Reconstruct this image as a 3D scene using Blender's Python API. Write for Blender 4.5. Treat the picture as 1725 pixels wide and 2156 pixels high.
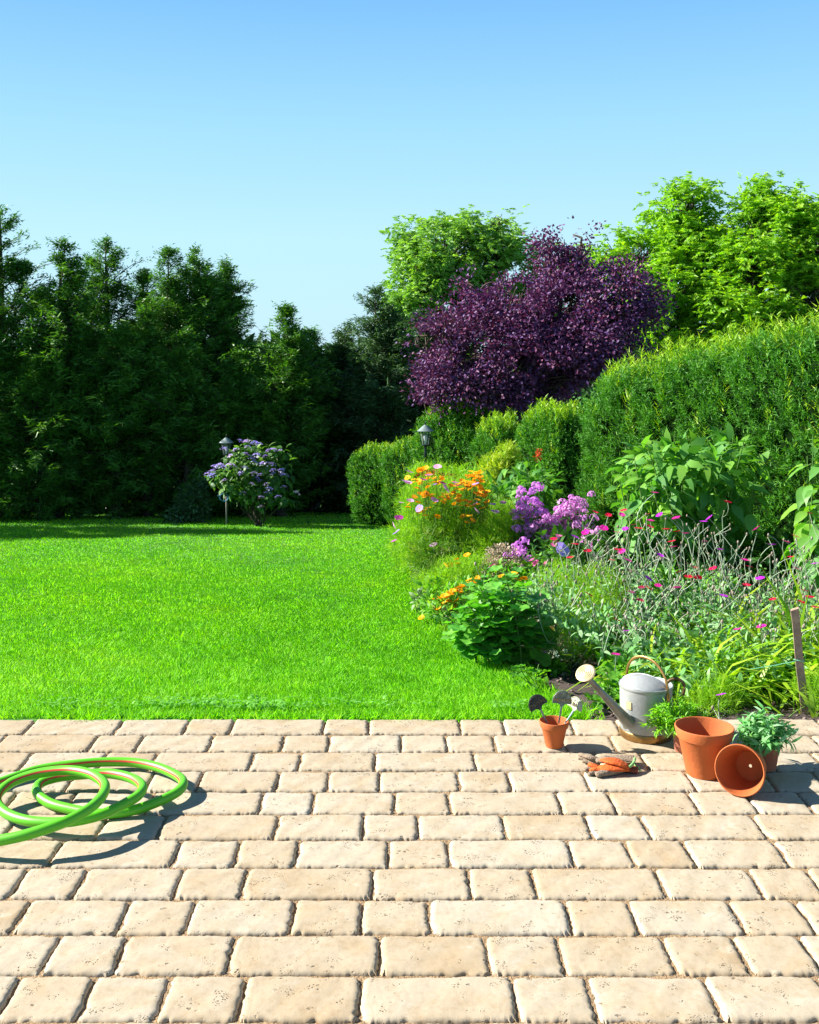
import bpy, math, random
import numpy as np
from mathutils import Vector, Matrix

R = np.random.default_rng(7)
random.seed(7)
for o in list(bpy.data.objects):
    bpy.data.objects.remove(o)
scn = bpy.context.scene
C = scn.collection

# ------------------------------------------------------------------ camera
F, CX, HY, H = 2279.0, 830.0, 735.0, 1.49      # focal and principal point (1725 x 2156 picture units), eye height
cam_d = bpy.data.cameras.new('camera')
cam = bpy.data.objects.new('camera', cam_d)
C.objects.link(cam)
cam.location = (0, 0, H)
cam.rotation_euler = (math.radians(90), 0, 0)
cam_d.sensor_fit = 'VERTICAL'
cam_d.sensor_height = 36
cam_d.lens = 36 * F / 2156
cam_d.shift_x = (862.5 - CX) / 2156
cam_d.shift_y = (HY - 1078) / 2156
cam_d.clip_end = 2000
scn.camera = cam

# ------------------------------------------------------------------ light
SUN_EL, SUN_AZ = 33.0, 9.0      # azimuth: degrees behind the left-hand (-x) direction
sun_dir = Vector((-math.cos(math.radians(SUN_AZ)) * math.cos(math.radians(SUN_EL)),
                  math.sin(math.radians(SUN_AZ)) * math.cos(math.radians(SUN_EL)),
                  math.sin(math.radians(SUN_EL))))
sl = bpy.data.lights.new('sun', 'SUN')
sl.energy = 5.0
sl.angle = math.radians(0.5)
sl.color = (1.0, 0.955, 0.88)
so = bpy.data.objects.new('sun', sl)
C.objects.link(so)
so.rotation_euler = sun_dir.to_track_quat('Z', 'Y').to_euler()
so.location = (-6, 3, 8)
w = bpy.data.worlds.new('World')
scn.world = w
w.use_nodes = True
nt = w.node_tree
bg = nt.nodes['Background']
sky = nt.nodes.new('ShaderNodeTexSky')
sky.sky_type = 'NISHITA'
sky.sun_disc = False
sky.sun_elevation = math.radians(SUN_EL)
sky.sun_rotation = math.radians(-(90 - SUN_AZ))
sky.air_density = 1.0
sky.dust_density = 0.3
sky.ozone_density = 1.6
# the same clear summer sky all round: pale cyan low down, deeper blue towards the zenith
SKY_S = 0.06
tcw = nt.nodes.new('ShaderNodeTexCoord')
sep = nt.nodes.new('ShaderNodeSeparateXYZ')
nt.links.new(tcw.outputs['Generated'], sep.inputs[0])
rw = nt.nodes.new('ShaderNodeValToRGB')
k_ = 1.1 / (2 ** 1.5 * SKY_S)
stops = [(0.0, (.50, .80, .95)), (.10, (.50, .83, 1.0)), (.20, (.36, .72, 1.0)), (.31, (.20, .53, .98)), (.5, (.09, .23, .48)), (1.0, (.04, .09, .22))]
while len(rw.color_ramp.elements) < len(stops): rw.color_ramp.elements.new(.5)
for e_, (p_, c_) in zip(rw.color_ramp.elements, stops): e_.position = p_; e_.color = (*c_, 1)
sc_ = nt.nodes.new('ShaderNodeVectorMath'); sc_.operation = 'SCALE'; sc_.inputs['Scale'].default_value = k_
nt.links.new(sep.outputs['Z'], rw.inputs[0]); nt.links.new(rw.outputs[0], sc_.inputs[0])
hs = nt.nodes.new('ShaderNodeMix')
hs.data_type = 'RGBA'
hs.inputs[0].default_value = 0.88
nt.links.new(sky.outputs[0], hs.inputs[6])
nt.links.new(sc_.outputs[0], hs.inputs[7])
nt.links.new(hs.outputs[2], bg.inputs[0])
bg.inputs[1].default_value = SKY_S
scn.view_settings.view_transform = 'Standard'
scn.view_settings.look = 'None'
scn.view_settings.exposure = 1.5
scn.view_settings.gamma = 1
scn.view_settings.use_curve_mapping = False
scn.render.engine = 'CYCLES'
scn.cycles.max_bounces = 8
scn.cycles.transparent_max_bounces = 8

# ------------------------------------------------------------------ helpers
SLOPE, Y_EDGE = 0.09, 4.365

def gz(Y):
    """height of the ground beyond the patio: it falls gently away, then levels out"""
    Y = np.asarray(Y, float)
    t = np.maximum(Y - Y_EDGE, 0)
    return -0.03 - SLOPE * np.where(t < 14, t, 14 + 8 * (1 - np.exp(-(t - 14) / 8)))

def P(x, y, Y):
    """point at distance Y that the picture shows at x, y"""
    return np.array([(x - CX) / F * Y, Y, H - (y - HY) / F * Y])

def G(x, y, z=0.0):
    """point of a level plane at height z"""
    Y = F * (H - z) / (y - HY)
    return np.array([(x - CX) / F * Y, Y, z])

def GY(y):
    return 1.1276 / ((y - HY) / F - SLOPE)

def newmat(name):
    m = bpy.data.materials.new(name)
    m.use_nodes = True
    return m, m.node_tree, m.node_tree.nodes['Principled BSDF']

def simple(name, col, rough=0.6, metal=0.0, noise=0.0, nscale=20, bump=0.0, bscale=60, col2=None, spec=0.5):
    m, t, b = newmat(name)
    b.inputs['Roughness'].default_value = rough
    b.inputs['Metallic'].default_value = metal
    b.inputs['Specular IOR Level'].default_value = spec
    tc = t.nodes.new('ShaderNodeTexCoord')
    if noise or col2:
        n = t.nodes.new('ShaderNodeTexNoise')
        n.inputs['Scale'].default_value = nscale
        n.inputs['Detail'].default_value = 6
        t.links.new(tc.outputs['Object'], n.inputs['Vector'])
        r = t.nodes.new('ShaderNodeValToRGB')
        c2 = col2 or tuple(c * (1 - noise) for c in col)
        r.color_ramp.elements[0].position = 0.3
        r.color_ramp.elements[1].position = 0.7
        r.color_ramp.elements[0].color = (*c2, 1)
        r.color_ramp.elements[1].color = (*col, 1)
        t.links.new(n.outputs['Fac'], r.inputs[0])
        t.links.new(r.outputs[0], b.inputs['Base Color'])
    else:
        b.inputs['Base Color'].default_value = (*col, 1)
    if bump:
        n2 = t.nodes.new('ShaderNodeTexNoise')
        n2.inputs['Scale'].default_value = bscale
        n2.inputs['Detail'].default_value = 5
        t.links.new(tc.outputs['Object'], n2.inputs['Vector'])
        bp = t.nodes.new('ShaderNodeBump')
        bp.inputs['Strength'].default_value = bump
        bp.inputs['Distance'].default_value = 0.01
        t.links.new(n2.outputs['Fac'], bp.inputs['Height'])
        t.links.new(bp.outputs[0], b.inputs['Normal'])
    return m

def leafmat(name, cols, trans=0.35, rough=0.5, tcol=None, spec=0.35, objvar=False):
    m, t, b = newmat(name)
    if objvar:
        a = t.nodes.new('ShaderNodeObjectInfo'); out = a.outputs['Random']
    else:
        a = t.nodes.new('ShaderNodeAttribute'); a.attribute_name = 'var'; out = a.outputs['Fac']
    r = t.nodes.new('ShaderNodeValToRGB')
    el = r.color_ramp.elements
    while len(el) < len(cols):
        el.new(0.5)
    for i, c in enumerate(cols):
        el[i].position = i / max(1, len(cols) - 1)
        el[i].color = (*c, 1)
    t.links.new(out, r.inputs[0])
    t.links.new(r.outputs[0], b.inputs['Base Color'])
    b.inputs['Roughness'].default_value = rough
    b.inputs['Specular IOR Level'].default_value = spec
    if trans > 0:
        tr = t.nodes.new('ShaderNodeBsdfTranslucent')
        mu = t.nodes.new('ShaderNodeMix'); mu.data_type = 'RGBA'; mu.blend_type = 'MULTIPLY'
        mu.inputs[0].default_value = 1
        mu.inputs[7].default_value = (*(tcol or (1.5, 1.7, 0.5)), 1)
        t.links.new(r.outputs[0], mu.inputs[6])
        t.links.new(mu.outputs[2], tr.inputs['Color'])
        ms = t.nodes.new('ShaderNodeMixShader')
        ms.inputs[0].default_value = trans
        t.links.new(b.outputs[0], ms.inputs[1])
        t.links.new(tr.outputs[0], ms.inputs[2])
        t.links.new(ms.outputs[0], t.nodes['Material Output'].inputs[0])
    return m

def norm(v):
    return v / np.maximum(np.linalg.norm(v, axis=-1, keepdims=True), 1e-9)

class Acc:
    """collects triangles in numpy batches and links them as one mesh object"""
    def __init__(self):
        self.v, self.f, self.a, self.n = [], [], [], 0
    def add(self, V, T, var=None):
        n, k, _ = V.shape
        T = np.asarray(T)
        if n == 0: return
        off = self.n + np.arange(n)[:, None, None] * k
        self.v.append(V.reshape(-1, 3)); self.f.append((T[None] + off).reshape(-1, 3))
        if var is None: var = R.random(n)
        self.a.append(np.repeat(var, k)); self.n += n * k
    def mesh(self, name, mat, smooth=False, origin=(0, 0, 0)):
        V = np.concatenate(self.v) - np.asarray(origin, float)
        Fc = np.concatenate(self.f).astype(np.int32); A = np.concatenate(self.a)
        me = bpy.data.meshes.new(name)
        me.vertices.add(len(V)); me.vertices.foreach_set('co', V.astype(np.float32).ravel())
        me.loops.add(Fc.size); me.loops.foreach_set('vertex_index', Fc.ravel())
        me.polygons.add(len(Fc))
        me.polygons.foreach_set('loop_start', np.arange(0, Fc.size, 3, dtype=np.int32))
        at = me.attributes.new('var', 'FLOAT', 'POINT')
        at.data.foreach_set('value', np.clip(A, 0, 1).astype(np.float32))
        me.update(calc_edges=True)
        if smooth: me.polygons.foreach_set('use_smooth', np.ones(len(Fc), bool))
        me.materials.append(mat)
        return me

def link(name, me, parent=None, loc=(0, 0, 0), mat3=None, scale=None):
    o = bpy.data.objects.new(name, me)
    C.objects.link(o)
    if mat3 is not None:
        o.matrix_local = Matrix.Translation(Vector(loc)) @ mat3.to_4x4()
    else:
        o.location = loc
    if scale is not None: o.scale = scale if hasattr(scale, '__len__') else (scale,) * 3
    if parent is not None: o.parent = parent
    return o

def tag(o, label=None, cat=None, group=None, kind=None):
    if label: o['label'] = label
    if cat: o['category'] = cat
    if group: o['group'] = group
    if kind: o['kind'] = kind
    return o

def thing(name, loc, label, cat, group=None, rz=0):
    o = bpy.data.objects.new(name, None)
    C.objects.link(o)
    o.empty_display_size = 0.1
    o.location = loc
    o.rotation_euler = (0, 0, rz)
    return tag(o, label, cat, group)

def part(acc, name, mat, root, smooth=False, kind=None):
    """world-space geometry hung under an unrotated root"""
    o = link(name, acc.mesh(name, mat, smooth, tuple(root.location)), root)
    if kind: o['kind'] = kind
    return o

def pymesh(name, V, Fs, mats, mi=None, smooth=False, sharp=None):
    me = bpy.data.meshes.new(name)
    me.from_pydata([tuple(map(float, v)) for v in V], [], [tuple(int(i) for i in f) for f in Fs])
    for m in (mats if isinstance(mats, (list, tuple)) else [mats]): me.materials.append(m)
    if mi is not None: me.polygons.foreach_set('material_index', np.array(mi, dtype=np.int32))
    if smooth:
        me.polygons.foreach_set('use_smooth', np.ones(len(me.polygons), bool))
        if sharp: me.set_sharp_from_angle(angle=math.radians(sharp))
    me.update()
    return me

def frame(D, N):
    D = norm(D); S = norm(np.cross(D, N)); N2 = np.cross(S, D)
    return D, S, N2

def leaves(acc, p, D, N, L, W, kind='dia', droop=0.15, fold=0.15, var=None):
    D, S, N = frame(D, N)
    L = np.broadcast_to(np.asarray(L, float).reshape(-1, 1), (len(p), 1)); W = np.broadcast_to(np.asarray(W, float).reshape(-1, 1), (len(p), 1))
    if kind == 'tri':
        V = np.stack([p - S * W / 2, p + S * W / 2, p + D * L - N * L * droop], 1); T = [[0, 1, 2]]
    elif kind == 'dia':
        m = p + D * L * .45
        V = np.stack([p, m - S * W / 2 + N * W * fold, p + D * L - N * L * droop, m + S * W / 2 + N * W * fold], 1)
        T = [[0, 1, 2], [0, 2, 3]]
    elif kind == 'blade':
        m = p + D * L * .55 - N * L * droop * .25
        V = np.stack([p - S * W / 2, p + S * W / 2, m - S * W * .42, m + S * W * .42, p + D * L - N * L * droop], 1)
        T = [[0, 1, 3], [0, 3, 2], [2, 3, 4]]
    elif kind == 'strap':
        a = p + D * L * .35; b_ = p + D * L * .68 - N * L * droop * .35; e = p + D * L * .95 - N * L * droop * 1.3
        V = np.stack([p - S * W * .35, p + S * W * .35, a - S * W / 2, a + S * W / 2, b_ - S * W * .42, b_ + S * W * .42, e], 1)
        T = [[0, 1, 3], [0, 3, 2], [2, 3, 5], [2, 5, 4], [4, 5, 6]]
    elif kind == 'oval':
        a = p + D * L * .3 + N * W * fold; b_ = p + D * L * .68 - N * L * droop * .4 + N * W * fold
        V = np.stack([p, a - S * W / 2, a + S * W / 2, b_ - S * W * .4, b_ + S * W * .4, p + D * L - N * L * droop], 1)
        T = [[0, 2, 1], [1, 2, 4], [1, 4, 3], [3, 4, 5]]
    acc.add(V, T, var)

def tubes(acc, P0, P1, P2, r0, r1, seg=3, sides=3, var=None):
    P0, P1, P2 = (np.atleast_2d(np.asarray(a, float)) for a in (P0, P1, P2))
    n = len(P0)
    t = np.linspace(0, 1, seg + 1)[None, :, None]
    pts = (1 - t) ** 2 * P0[:, None] + 2 * t * (1 - t) * P1[:, None] + t ** 2 * P2[:, None]
    tg = norm(np.gradient(pts, axis=1))
    ref = np.where(np.abs(tg[..., 2:3]) > .9, np.array([1., 0, 0]), np.array([0, 0, 1.]))
    A = norm(np.cross(tg, ref)); B = np.cross(tg, A)
    r = (np.reshape(r0, (-1, 1, 1)) * (1 - t) + np.reshape(r1, (-1, 1, 1)) * t)
    an = np.arange(sides) * 2 * np.pi / sides
    ring = pts[:, :, None] + (A[:, :, None] * np.cos(an)[None, None, :, None] + B[:, :, None] * np.sin(an)[None, None, :, None]) * r[:, :, None]
    V = ring.reshape(n, -1, 3)
    T = []
    for i in range(seg):
        for k in range(sides):
            a, b_ = i * sides + k, i * sides + (k + 1) % sides
            T += [[a, b_, b_ + sides], [a, b_ + sides, a + sides]]
    acc.add(V, T, var)

def rdir(n):
    return norm(R.normal(size=(n, 3)))

def ellpts(n, ells, shell=0.5):
    """points in a union of ellipsoids, crowded towards the outside; returns points and outward directions"""
    ells = np.array(ells, float)
    vol = ells[:, 3] * ells[:, 4] * ells[:, 5]
    vol = vol ** (2 / 3)
    k = R.choice(len(ells), n, p=vol / vol.sum())
    d = rdir(n)
    r = (shell + (1 - shell) * R.random(n) ** 0.6)[:, None]
    return ells[k, :3] + d * ells[k, 3:] * r, norm(d / ells[k, 3:]), k

def E(x, y, Y, rx, ry, depth=None):
    c = P(x, y, Y)
    a, b_ = rx / F * Y, ry / F * Y
    return [*c, a, depth if depth else a, b_]

def lathe(prof, n=48, center=(0, 0, 0), cap=False):
    V, Fs = [], []
    for r, z in prof:
        for k in range(n):
            a = 2 * math.pi * k / n
            V.append((center[0] + r * math.cos(a), center[1] + r * math.sin(a), center[2] + z))
    for i in range(len(prof) - 1):
        for k in range(n):
            k2 = (k + 1) % n
            Fs.append((i * n + k, i * n + k2, (i + 1) * n + k2, (i + 1) * n + k))
    if cap:
        Fs.append(tuple(range(n))[::-1]); Fs.append(tuple(range((len(prof) - 1) * n, len(prof) * n)))
    return V, Fs

def sweep(pts, rad, sides=14, flat=(1, 1), up=(0, 0, 1), cap=True, arc=None, closed=False):
    """tube through points; flat scales the two cross axes; arc limits the angles (radians)"""
    pts = np.array(pts, float); n = len(pts)
    rad = np.broadcast_to(np.asarray(rad, float), (n,))
    tg = norm(np.gradient(pts, axis=0))
    S = norm(np.cross(tg, np.array(up, float))); U = np.cross(S, tg)
    full = arc is None
    an = np.arange(sides) * 2 * np.pi / sides if full else np.linspace(arc[0], arc[1], sides)
    V = (pts[:, None] + (S[:, None] * np.cos(an)[None, :, None] * flat[0] + U[:, None] * np.sin(an)[None, :, None] * flat[1]) * rad[:, None, None]).reshape(-1, 3)
    Fs = []
    for i in range(n - 1):
        for k in range(sides if full else sides - 1):
            k2 = (k + 1) % sides
            Fs.append((i * sides + k, i * sides + k2, (i + 1) * sides + k2, (i + 1) * sides + k))
    if cap and full:
        Fs.append(tuple(range(sides))[::-1]); Fs.append(tuple(range((n - 1) * sides, n * sides)))
    return V, Fs

def spline(pts, n):
    """Catmull-Rom through points"""
    p = np.array(pts, float)
    p = np.vstack([2 * p[0] - p[1], p, 2 * p[-1] - p[-2]])
    out = []
    m = len(p) - 3
    for s in np.linspace(0, m - 1e-6, n):
        i = int(s); t = s - i
        a, b_, c, d = p[i:i + 4]
        out.append(.5 * (2 * b_ + (c - a) * t + (2 * a - 5 * b_ + 4 * c - d) * t * t + (-a + 3 * b_ - 3 * c + d) * t ** 3))
    return np.array(out)

def merge(*vf):
    V, Fs = [], []
    for v, f in vf:
        o = len(V); V += [tuple(x) for x in v]; Fs += [tuple(i + o for i in q) for q in f]
    return V, Fs

def box(c, s, rot=None):
    V = [Vector((sx * s[0] / 2, sy * s[1] / 2, sz * s[2] / 2)) for sx in (-1, 1) for sy in (-1, 1) for sz in (-1, 1)]
    if rot is not None: V = [rot @ v for v in V]
    V = [(v.x + c[0], v.y + c[1], v.z + c[2]) for v in V]
    return V, [(0, 1, 3, 2), (4, 6, 7, 5), (0, 4, 5, 1), (2, 3, 7, 6), (0, 2, 6, 4), (1, 5, 7, 3)]

def basis(D, N):
    """rotation with local x along D and local z near N"""
    D = Vector(D).normalized(); S = Vector(N).cross(D)
    if S.length < 1e-4: S = Vector((1, 0, 0)).cross(D)
    S.normalize(); N2 = D.cross(S)
    return Matrix((D, S, N2)).transposed()

# ------------------------------------------------------------------ ground
soil_m = simple('soil', (0.075, 0.05, 0.042), 0.95, noise=0.55, nscale=9, bump=1.0, bscale=40)
turf_m = simple('turf', (0.06, 0.26, 0.010), 0.95, nscale=3, col2=(0.04, 0.11, 0.01), bump=0.6, bscale=30)
def sheet(name, xs, ys, zf, mat, smooth=True):
    V = [(x, y, zf(x, y)) for y in ys for x in xs]
    nx = len(xs)
    Fs = [(j * nx + i, j * nx + i + 1, (j + 1) * nx + i + 1, (j + 1) * nx + i) for j in range(len(ys) - 1) for i in range(nx - 1)]
    return link(name, pymesh(name, V, Fs, mat, smooth=smooth))
ysg = [-20, 0, 2, 4.3, 4.365] + list(np.linspace(4.6, 24, 50)) + [28, 34, 45, 70, 120, 250, 600]
g = sheet('ground', [-400, -100, -30, -12, -6, -3, 0, 3, 6, 12, 30, 100, 400], ysg,
          lambda x, y: -0.09 if y < 4.3 else float(gz(y)) - 0.035, turf_m)
tag(g, kind='structure')

# the border's edge against the lawn, in picture units (x, y on the sloping ground)
edge_pts = [(1236, 1513), (1190, 1492), (1150, 1462), (1080, 1425), (1000, 1385), (940, 1338), (895, 1290), (868, 1235), (852, 1180), (842, 1130), (838, 1098), (836, 1085)]
def ground_at(x, y):
    Y = GY(y); return (x - CX) / F * Y, Y
edge_w = [ground_at(*e) for e in edge_pts]
edge_w = [(edge_w[0][0] + .05, 4.36)] + edge_w + [(0.2, 19.0)]
eX, eY = np.array([a for a, _ in edge_w]), np.array([b_ for _, b_ in edge_w])
def lawn_edge(Y):
    return np.interp(Y, eY, eX)
ys2 = list(np.linspace(4.37, 19, 130))
V, Fs = [], []
for j, y in enumerate(ys2):
    x0 = float(lawn_edge(y)) + 0.015 * math.sin(y * 9)
    for i in range(60):
        x = x0 + (i / 59) ** 1.3 * 7
        lump = 0.012 * (math.sin(x * 13 + y * 7) + math.sin(x * 29 - y * 23) * .6 + math.sin(x * 61 + y * 47) * .4) + random.uniform(-.006, .006)
        V.append((x, y, float(gz(y)) - 0.008 + lump * min(1, i / 3)))
for j in range(len(ys2) - 1):
    for i in range(59):
        Fs.append((j * 60 + i, j * 60 + i + 1, (j + 1) * 60 + i + 1, (j + 1) * 60 + i))
tag(link('soil_bed', pymesh('soil_bed', V, Fs, soil_m, smooth=True)), kind='structure')
V, Fs = [], []
for j, y in enumerate(ys2):
    x1 = float(lawn_edge(y)) - 0.01
    for i in range(40):
        x = x1 - (i / 39) ** 1.2 * 11
        V.append((x, y, float(gz(y)) + 0.004 * math.sin(x * 2.1 + y) - (0.05 if i == 0 else 0)))
for j in range(len(ys2) - 1):
    for i in range(39):
        Fs.append((j * 40 + i + 1, j * 40 + i, (j + 1) * 40 + i, (j + 1) * 40 + i + 1))
tag(link('lawn', pymesh('lawn', V, Fs, turf_m, smooth=True)), kind='structure')

# pebbles on the soil
def ico(n):
    t = (1 + 5 ** .5) / 2
    v = norm(np.array([(-1, t, 0), (1, t, 0), (-1, -t, 0), (1, -t, 0), (0, -1, t), (0, 1, t), (0, -1, -t), (0, 1, -t), (t, 0, -1), (t, 0, 1), (-t, 0, -1), (-t, 0, 1)], float))
    f = [(0, 11, 5), (0, 5, 1), (0, 1, 7), (0, 7, 10), (0, 10, 11), (1, 5, 9), (5, 11, 4), (11, 10, 2), (10, 7, 6), (7, 1, 8), (3, 9, 4), (3, 4, 2), (3, 2, 6), (3, 6, 8), (3, 8, 9), (4, 9, 5), (2, 4, 11), (6, 2, 10), (8, 6, 7), (9, 8, 1)]
    return v, f
iv, if_ = ico(0)
acc = Acc()
n = 1500
Y = 4.4 + R.random(n) ** 1.6 * 3.0
X = lawn_edge(Y) + R.random(n) * 2.2 + .02
s = R.uniform(.003, .011, n) * (1 + (R.random(n) < .06) * 1.0)
V = iv[None] * s[:, None, None] * np.stack([R.uniform(.8, 1.4, n), R.uniform(.8, 1.2, n), R.uniform(.5, .8, n)], 1)[:, None] * R.uniform(.8, 1.2, (n, 12, 1))
V = V + np.stack([X, Y, gz(Y) + .002], 1)[:, None]
acc.add(V, if_)
o = link('soil_crumbs', acc.mesh('soil_crumbs', leafmat('crumb', [(.03, .02, .018), (.09, .06, .05), (.22, .17, .15)], trans=0, rough=.95)))
tag(o, 'loose crumbs of earth and small pebbles on the dark bed', 'pebbles', kind='stuff')

# ------------------------------------------------------------------ patio
def stone_mat():
    m, t, b = newmat('travertine')
    L = t.links.new
    N = t.nodes.new
    tc = N('ShaderNodeTexCoord'); oi = N('ShaderNodeObjectInfo')
    mp = N('ShaderNodeVectorMath'); mp.operation = 'ADD'
    sc = N('ShaderNodeVectorMath'); sc.operation = 'SCALE'
    cm = N('ShaderNodeCombineXYZ')
    for i in range(3): L(oi.outputs['Random'], cm.inputs[i])
    L(cm.outputs[0], sc.inputs[0]); sc.inputs['Scale'].default_value = 37.0
    L(tc.outputs['Object'], mp.inputs[0]); L(sc.outputs[0], mp.inputs[1])
    def noise(s, d=6, r=.6, dist=0):
        n = N('ShaderNodeTexNoise'); n.inputs['Scale'].default_value = s; n.inputs['Detail'].default_value = d
        n.inputs['Roughness'].default_value = r; n.inputs['Distortion'].default_value = dist
        L(mp.outputs[0], n.inputs['Vector']); return n
    def ramp(src, stops):
        r = N('ShaderNodeValToRGB'); e = r.color_ramp.elements
        while len(e) < len(stops): e.new(.5)
        for i, (p, c) in enumerate(stops): e[i].position = p; e[i].color = (*c, 1)
        L(src, r.inputs[0]); return r
    def mix(f, a, b_, mode='MIX'):
        x = N('ShaderNodeMix'); x.data_type = 'RGBA'; x.blend_type = mode
        if isinstance(f, float): x.inputs[0].default_value = f
        else: L(f, x.inputs[0])
        for i, s in ((6, a), (7, b_)):
            if isinstance(s, tuple): x.inputs[i].default_value = (*s, 1)
            else: L(s, x.inputs[i])
        return x.outputs[2]
    base = ramp(oi.outputs['Random'], [(0, (.415, .352, .258)), (.35, (.40, .328, .228)), (.6, (.42, .368, .28)), (.8, (.385, .308, .205)), (1, (.415, .357, .266))])
    n1 = noise(7, 5, .6, .6)
    r1 = ramp(n1.outputs['Fac'], [(.3, (.9, .8, .66)), (.55, (1, 1, 1)), (.75, (1.06, 1.05, 1.04))])
    col = mix(.75, base.outputs[0], r1.outputs[0], 'MULTIPLY')
    n2 = noise(45, 6, .7)
    r2 = ramp(n2.outputs['Fac'], [(.28, (.80, .74, .66)), (.5, (1, 1, 1)), (.8, (1.03, 1.03, 1.03))])
    col = mix(.8, col, r2.outputs[0], 'MULTIPLY')
    # white worn patches
    n3 = noise(9, 5, .75, .3)
    r3 = ramp(n3.outputs['Fac'], [(.58, (0, 0, 0)), (.7, (1, 1, 1))])
    w3 = N('ShaderNodeMath'); w3.operation = 'MULTIPLY'; w3.inputs[1].default_value = .45; L(r3.outputs[0], w3.inputs[0])
    col = mix(w3.outputs[0], col, (.52, .475, .395))
    # pits: stretched cells, only where a broad noise allows them
    st = N('ShaderNodeMapping'); st.inputs['Scale'].default_value = (1, 1.8, 1)
    L(mp.outputs[0], st.inputs['Vector'])
    dn = noise(60, 3)
    add = N('ShaderNodeVectorMath'); add.operation = 'MULTIPLY_ADD'
    L(dn.outputs['Color'], add.inputs[0]); add.inputs[1].default_value = (.02, .02, .02); L(st.outputs[0], add.inputs[2])
    def pits(scale, th, gate, gs):
        v = N('ShaderNodeTexVoronoi'); v.inputs['Scale'].default_value = scale
        L(add.outputs[0], v.inputs['Vector'])
        a = ramp(v.outputs['Distance'], [(0, (1, 1, 1)), (th, (0, 0, 0))])
        gte = noise(gs, 2); gr = ramp(gte.outputs['Fac'], [(gate, (0, 0, 0)), (gate + .06, (1, 1, 1))])
        return mix(1.0, a.outputs[0], gr.outputs[0], 'MULTIPLY')
    p1 = pits(120, .40, .60, 20)
    p2 = pits(34, .25, .57, 11)
    pp = mix(1.0, p1, p2, 'ADD')
    col = mix(pp, col, (.16, .105, .06))
    L(col, b.inputs['Base Color'])
    b.inputs['Roughness'].default_value = .82
    b.inputs['Specular IOR Level'].default_value = .25
    hgt = mix(.5, n2.outputs['Fac'], n1.outputs['Fac'])
    b1 = N('ShaderNodeBump'); b1.inputs['Strength'].default_value = .45; b1.inputs['Distance'].default_value = .004
    L(hgt, b1.inputs['Height'])
    b2 = N('ShaderNodeBump'); b2.invert = True; b2.inputs['Strength'].default_value = .9; b2.inputs['Distance'].default_value = .004
    L(pp, b2.inputs['Height']); L(b1.outputs[0], b2.inputs['Normal'])
    L(b2.outputs[0], b.inputs['Normal'])
    return m
stone_m = stone_mat()
joint_m = simple('joint_sand', (0.33, 0.22, 0.115), 0.95, nscale=30, col2=(0.22, 0.14, 0.07), bump=0.8, bscale=150)

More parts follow.
